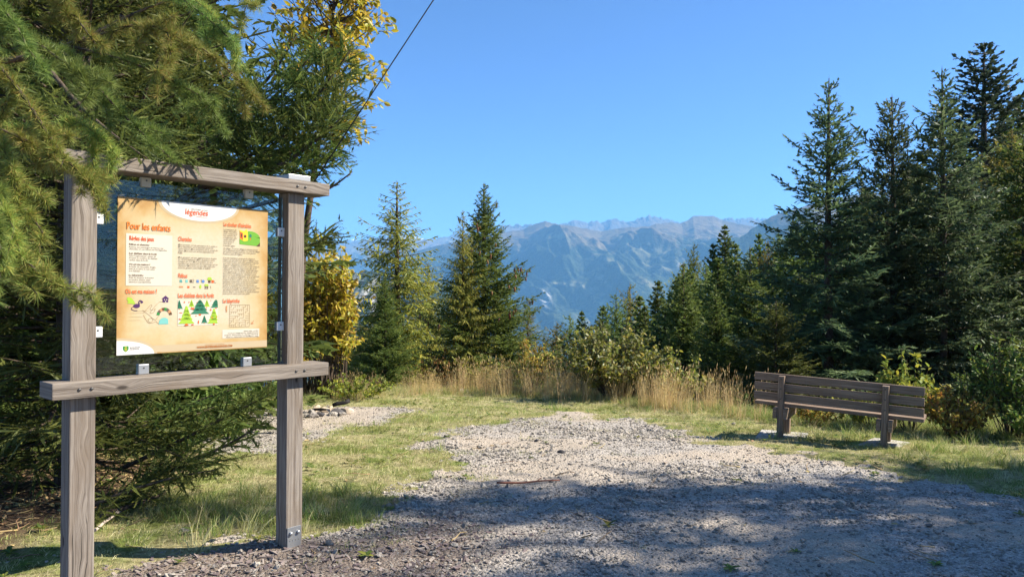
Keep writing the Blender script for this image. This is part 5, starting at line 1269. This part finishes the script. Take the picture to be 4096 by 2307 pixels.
# a few dark and pale loose stones that stand out
def world_px(px, py):
    """point of the ground seen at a pixel of the 2576 px survey"""
    px /= 2.5156; py /= 2.5156
    d = 3.0
    for _ in range(40): d = max(1.5, min(30, (EYE - gz1((px - 512) / FPX * d, d)) * FPX / (py - 288)))
    return (px - 512) / FPX * d, d
MAT['dark_stone'] = plain('dark_slate', (0.07, 0.065, 0.065), 0.8); MAT['warm_stone'] = plain('tan_stone', (0.42, 0.34, 0.25), 0.85)  # one even slate tone and one even tan tone
for k, (px, py, s_, mk, lab) in enumerate([(1414, 1141, 0.055, 'dark_stone', 'dark angular stone alone on the sunlit gravel'), (1462, 1071, 0.05, 'warm_stone', 'tan flat stone at the far end of the gravel'), (1845, 1068, 0.045, 'stone', 'small grey stone in the grass left of the bench'), (2080, 1253, 0.07, 'stone', 'flat pale stone on the shaded right of the gravel'), (1125, 1098, 0.05, 'stone', 'whitish stone in the grass left of the gravel')]):
    x_, y_ = world_px(px, py)
    me_ = rock_mesh(300 + k, 2, 0.6, 'loose_stone', MAT[mk])
    tag(put('loose_stone', me_, None, (x_, y_, gz1(x_, y_) + s_ * 0.3), (0.1, 0.2, k * 1.3), s_), lab, 'stone')
# wood chips and needle litter
chipm = []
for k in range(5):
    rr = np.random.default_rng(400 + k); a_, b_ = rr.uniform(0.018, 0.04), rr.uniform(0.005, 0.011)
    chipm.append(box_mesh('wood_chip', -a_, a_, -b_, b_, -0.002, 0.003, MAT['chip'], 0, 0))
x, y = sample(-3.6, 1.2, 2.0, 5.8, 16000)
p_ = chips_m(x, y); k = (r.random(len(x)) < p_ * 0.62) & in_view(x, y); x, y = x[k], y[k]; n = len(x); s_ = r.uniform(0.4, 1.0, n)
scatter('wood_chips', np.column_stack([x, y, gz(x, y) + 0.03 * (np.maximum(gravel_m(x, y), chips_m(x, y)) - 0.55) + 0.006]), np.column_stack([r.normal(0, .3, n), r.normal(0, .3, n), r.uniform(0, 6.28, n)]), np.repeat(s_[:, None], 3, 1), r.integers(0, 5, n), chipm)
twig_m = []
MAT['twig'] = foliage('dry_twigs_and_needles', [(0.20, 0.10, 0.055), (0.33, 0.20, 0.11), (0.46, 0.34, 0.16), (0.12, 0.06, 0.04), (0.36, 0.24, 0.10)], trans=0.0)
for k in range(4):
    rr = np.random.default_rng(420 + k); P_ = np.cumsum(np.column_stack([rr.uniform(.02, .05, 4), rr.normal(0, .012, 4), rr.normal(0, .004, 4)]), 0); twig_m.append(mesh_np('dry_twig', *tube(P_, [0.0035, .003, .0025, .0015], 4), MAT['twig']))
lf_ = leaf_geo(0.05, 0.028); twig_m.append(mesh_np('dead_leaf', *lf_, MAT['twig']))
x, y = sample(-6, 3.5, 3.0, 9, 14000)
lit = sstep(0, 0.6, -2.75 - x + 0.35 * fbm(x, y, 3, 41)) * sstep(8.2, 7.2, y)
k = (r.random(len(x)) < lit * 0.8 + 0.04) & in_view(x, y); x, y = x[k], y[k]; n = len(x); s_ = r.uniform(0.5, 1.5, n)
scatter('forest_litter', np.column_stack([x, y, gz(x, y) + 0.012]), np.column_stack([r.normal(0, .2, n), r.normal(0, .2, n), r.uniform(0, 6.28, n)]), np.repeat(s_[:, None], 3, 1), r.integers(0, 5, n), twig_m)
# the reddish stick across the gravel, and a branch lying under the board
def stick(name, label, a, b, rad, mat, seed, up=0.02):
    rr = np.random.default_rng(seed); n = 9; t = np.linspace(0, 1, n)
    Q = np.column_stack([a[0] + (b[0] - a[0]) * t, a[1] + (b[1] - a[1]) * t + rr.normal(0, 0.012, n).cumsum() * 0.5, t * 0])
    Q[:, 2] = gz(Q[:, 0], Q[:, 1]) + rad + up
    g = Geo(); g.add(*tube(Q, rad * np.linspace(0.8, 0.45, n) * 1.2, 7))
    d = norm(Q[5] - Q[4]); g.add(*tube(np.array([Q[5], Q[5] + d * 0.05 + np.array([0, .03, .02])]), [rad * .5, rad * .2], 5))
    tag(put(name, g.mesh(name, mat)), label, 'stick')
MAT['red_stick'] = plain('peeled_red_stick', (0.25, 0.10, 0.06), 0.7); MAT['grey_stick'] = plain('bleached_stick', (0.40, 0.33, 0.27), 0.8)
stick('stick', 'thin reddish stick lying across the gravel at the shadow edge', world_px(1250, 1222), world_px(1408, 1216), 0.011, MAT['red_stick'], 1)
stick('stick', 'bleached forked stick on the bare soil behind the left post', world_px(238, 1345), world_px(310, 1290), 0.012, MAT['grey_stick'], 2)
stick('stick', 'dark rotten branch lying on the soil behind the board', world_px(255, 1312), world_px(420, 1250), 0.022, MAT['bark'], 3)
# ------------------------------------------------------------------ the old fire place
MAT['char'] = plain('charred_wood', (0.018, 0.016, 0.015), 0.75)
x_, y_ = world_px(858, 1034)
V, F = tube(np.array([(-0.13, 0, 0), (-0.05, 0.015, 0.01), (0.06, -0.005, 0.012), (0.13, 0.02, 0.03)]), [0.028, 0.036, 0.03, 0.038], 7)
tag(put('charred_log', mesh_np('charred_log', V, F, MAT['char']), None, (x_, y_, gz1(x_, y_) + 0.12), (0.1, -0.12, 0.25)), 'charred black log lying on the fire place stones', 'log')
x_, y_ = world_px(806, 1040)
V, F = tube(np.array([(-0.12, 0, 0), (0, 0.01, 0.01), (0.1, 0, 0.02)]), [0.018, 0.024, 0.014], 7)
tag(put('charred_log', mesh_np('charred_log', V, F, MAT['char']), None, (x_, y_, gz1(x_, y_) + 0.06), (0, 0.05, -0.3)), 'thin burnt stick of wood at the left of the fire place', 'log')
FS = [(775, 1049, 'stone', 'pale'), (786, 1044, 'stone', 'grey'), (797, 1033, 'warm_stone', 'tan upright'), (808, 1047, 'dark_stone', 'soot-black'), (818, 1036, 'warm_stone', 'tan'), (829, 1029, 'warm_stone', 'small tan'), (838, 1046, 'stone', 'grey flat'), (848, 1043, 'dark_stone', 'small black'), (860, 1045, 'stone', 'pale flat'), (870, 1040, 'warm_stone', 'broad tan'), (880, 1036, 'stone', 'grey end'), (789, 1051, 'stone', 'front pale')]
WHERE = ['at the far left of the fire place', 'second from the left in the fire place', 'propping the thin burnt stick', 'in the front of the fire place ash', 'in the middle of the fire place', 'behind the middle of the fire place', 'before the charred log', 'below the charred log', 'in front of the charred log end', 'under the right part of the charred log', 'at the right end of the charred log', 'nearest the viewer at the fire place left']
for k, ((px, py, mk, ad), wh) in enumerate(zip(FS, WHERE)):
    x_, y_ = world_px(px, py); s_ = 0.075 + 0.045 * ((k * 7) % 5) / 4
    tag(put('fire_place_stone', rock_mesh(500 + k, 2, 0.7, 'fire_place_stone', MAT[mk]), None, (x_, y_, gz1(x_, y_) + s_ * 0.3), (0.2 * sin(k), 0.2 * cos(k), k), s_), ad + ' stone ' + wh, 'stone', 'stones of the old fire place')
# heap of rubble half hidden in the dry grass
x_, y_ = world_px(1128, 985)
for k in range(7):
    xx_ = x_ + (k - 3) * 0.13; yy_ = y_ + 0.12 * sin(k * 2.1); s_ = 0.07 + 0.03 * ((k * 3) % 4) / 3
    tag(put('rubble_stone', rock_mesh(600 + k, 2, 0.5, 'rubble_stone'), None, (xx_, yy_, gz1(xx_, yy_) + 0.02), (0.2, 0.1 * k, k * 0.9), s_), 'flat grey stone of the low rubble heap half hidden in the dry grass', 'stone', 'low rubble heap in the dry grass')
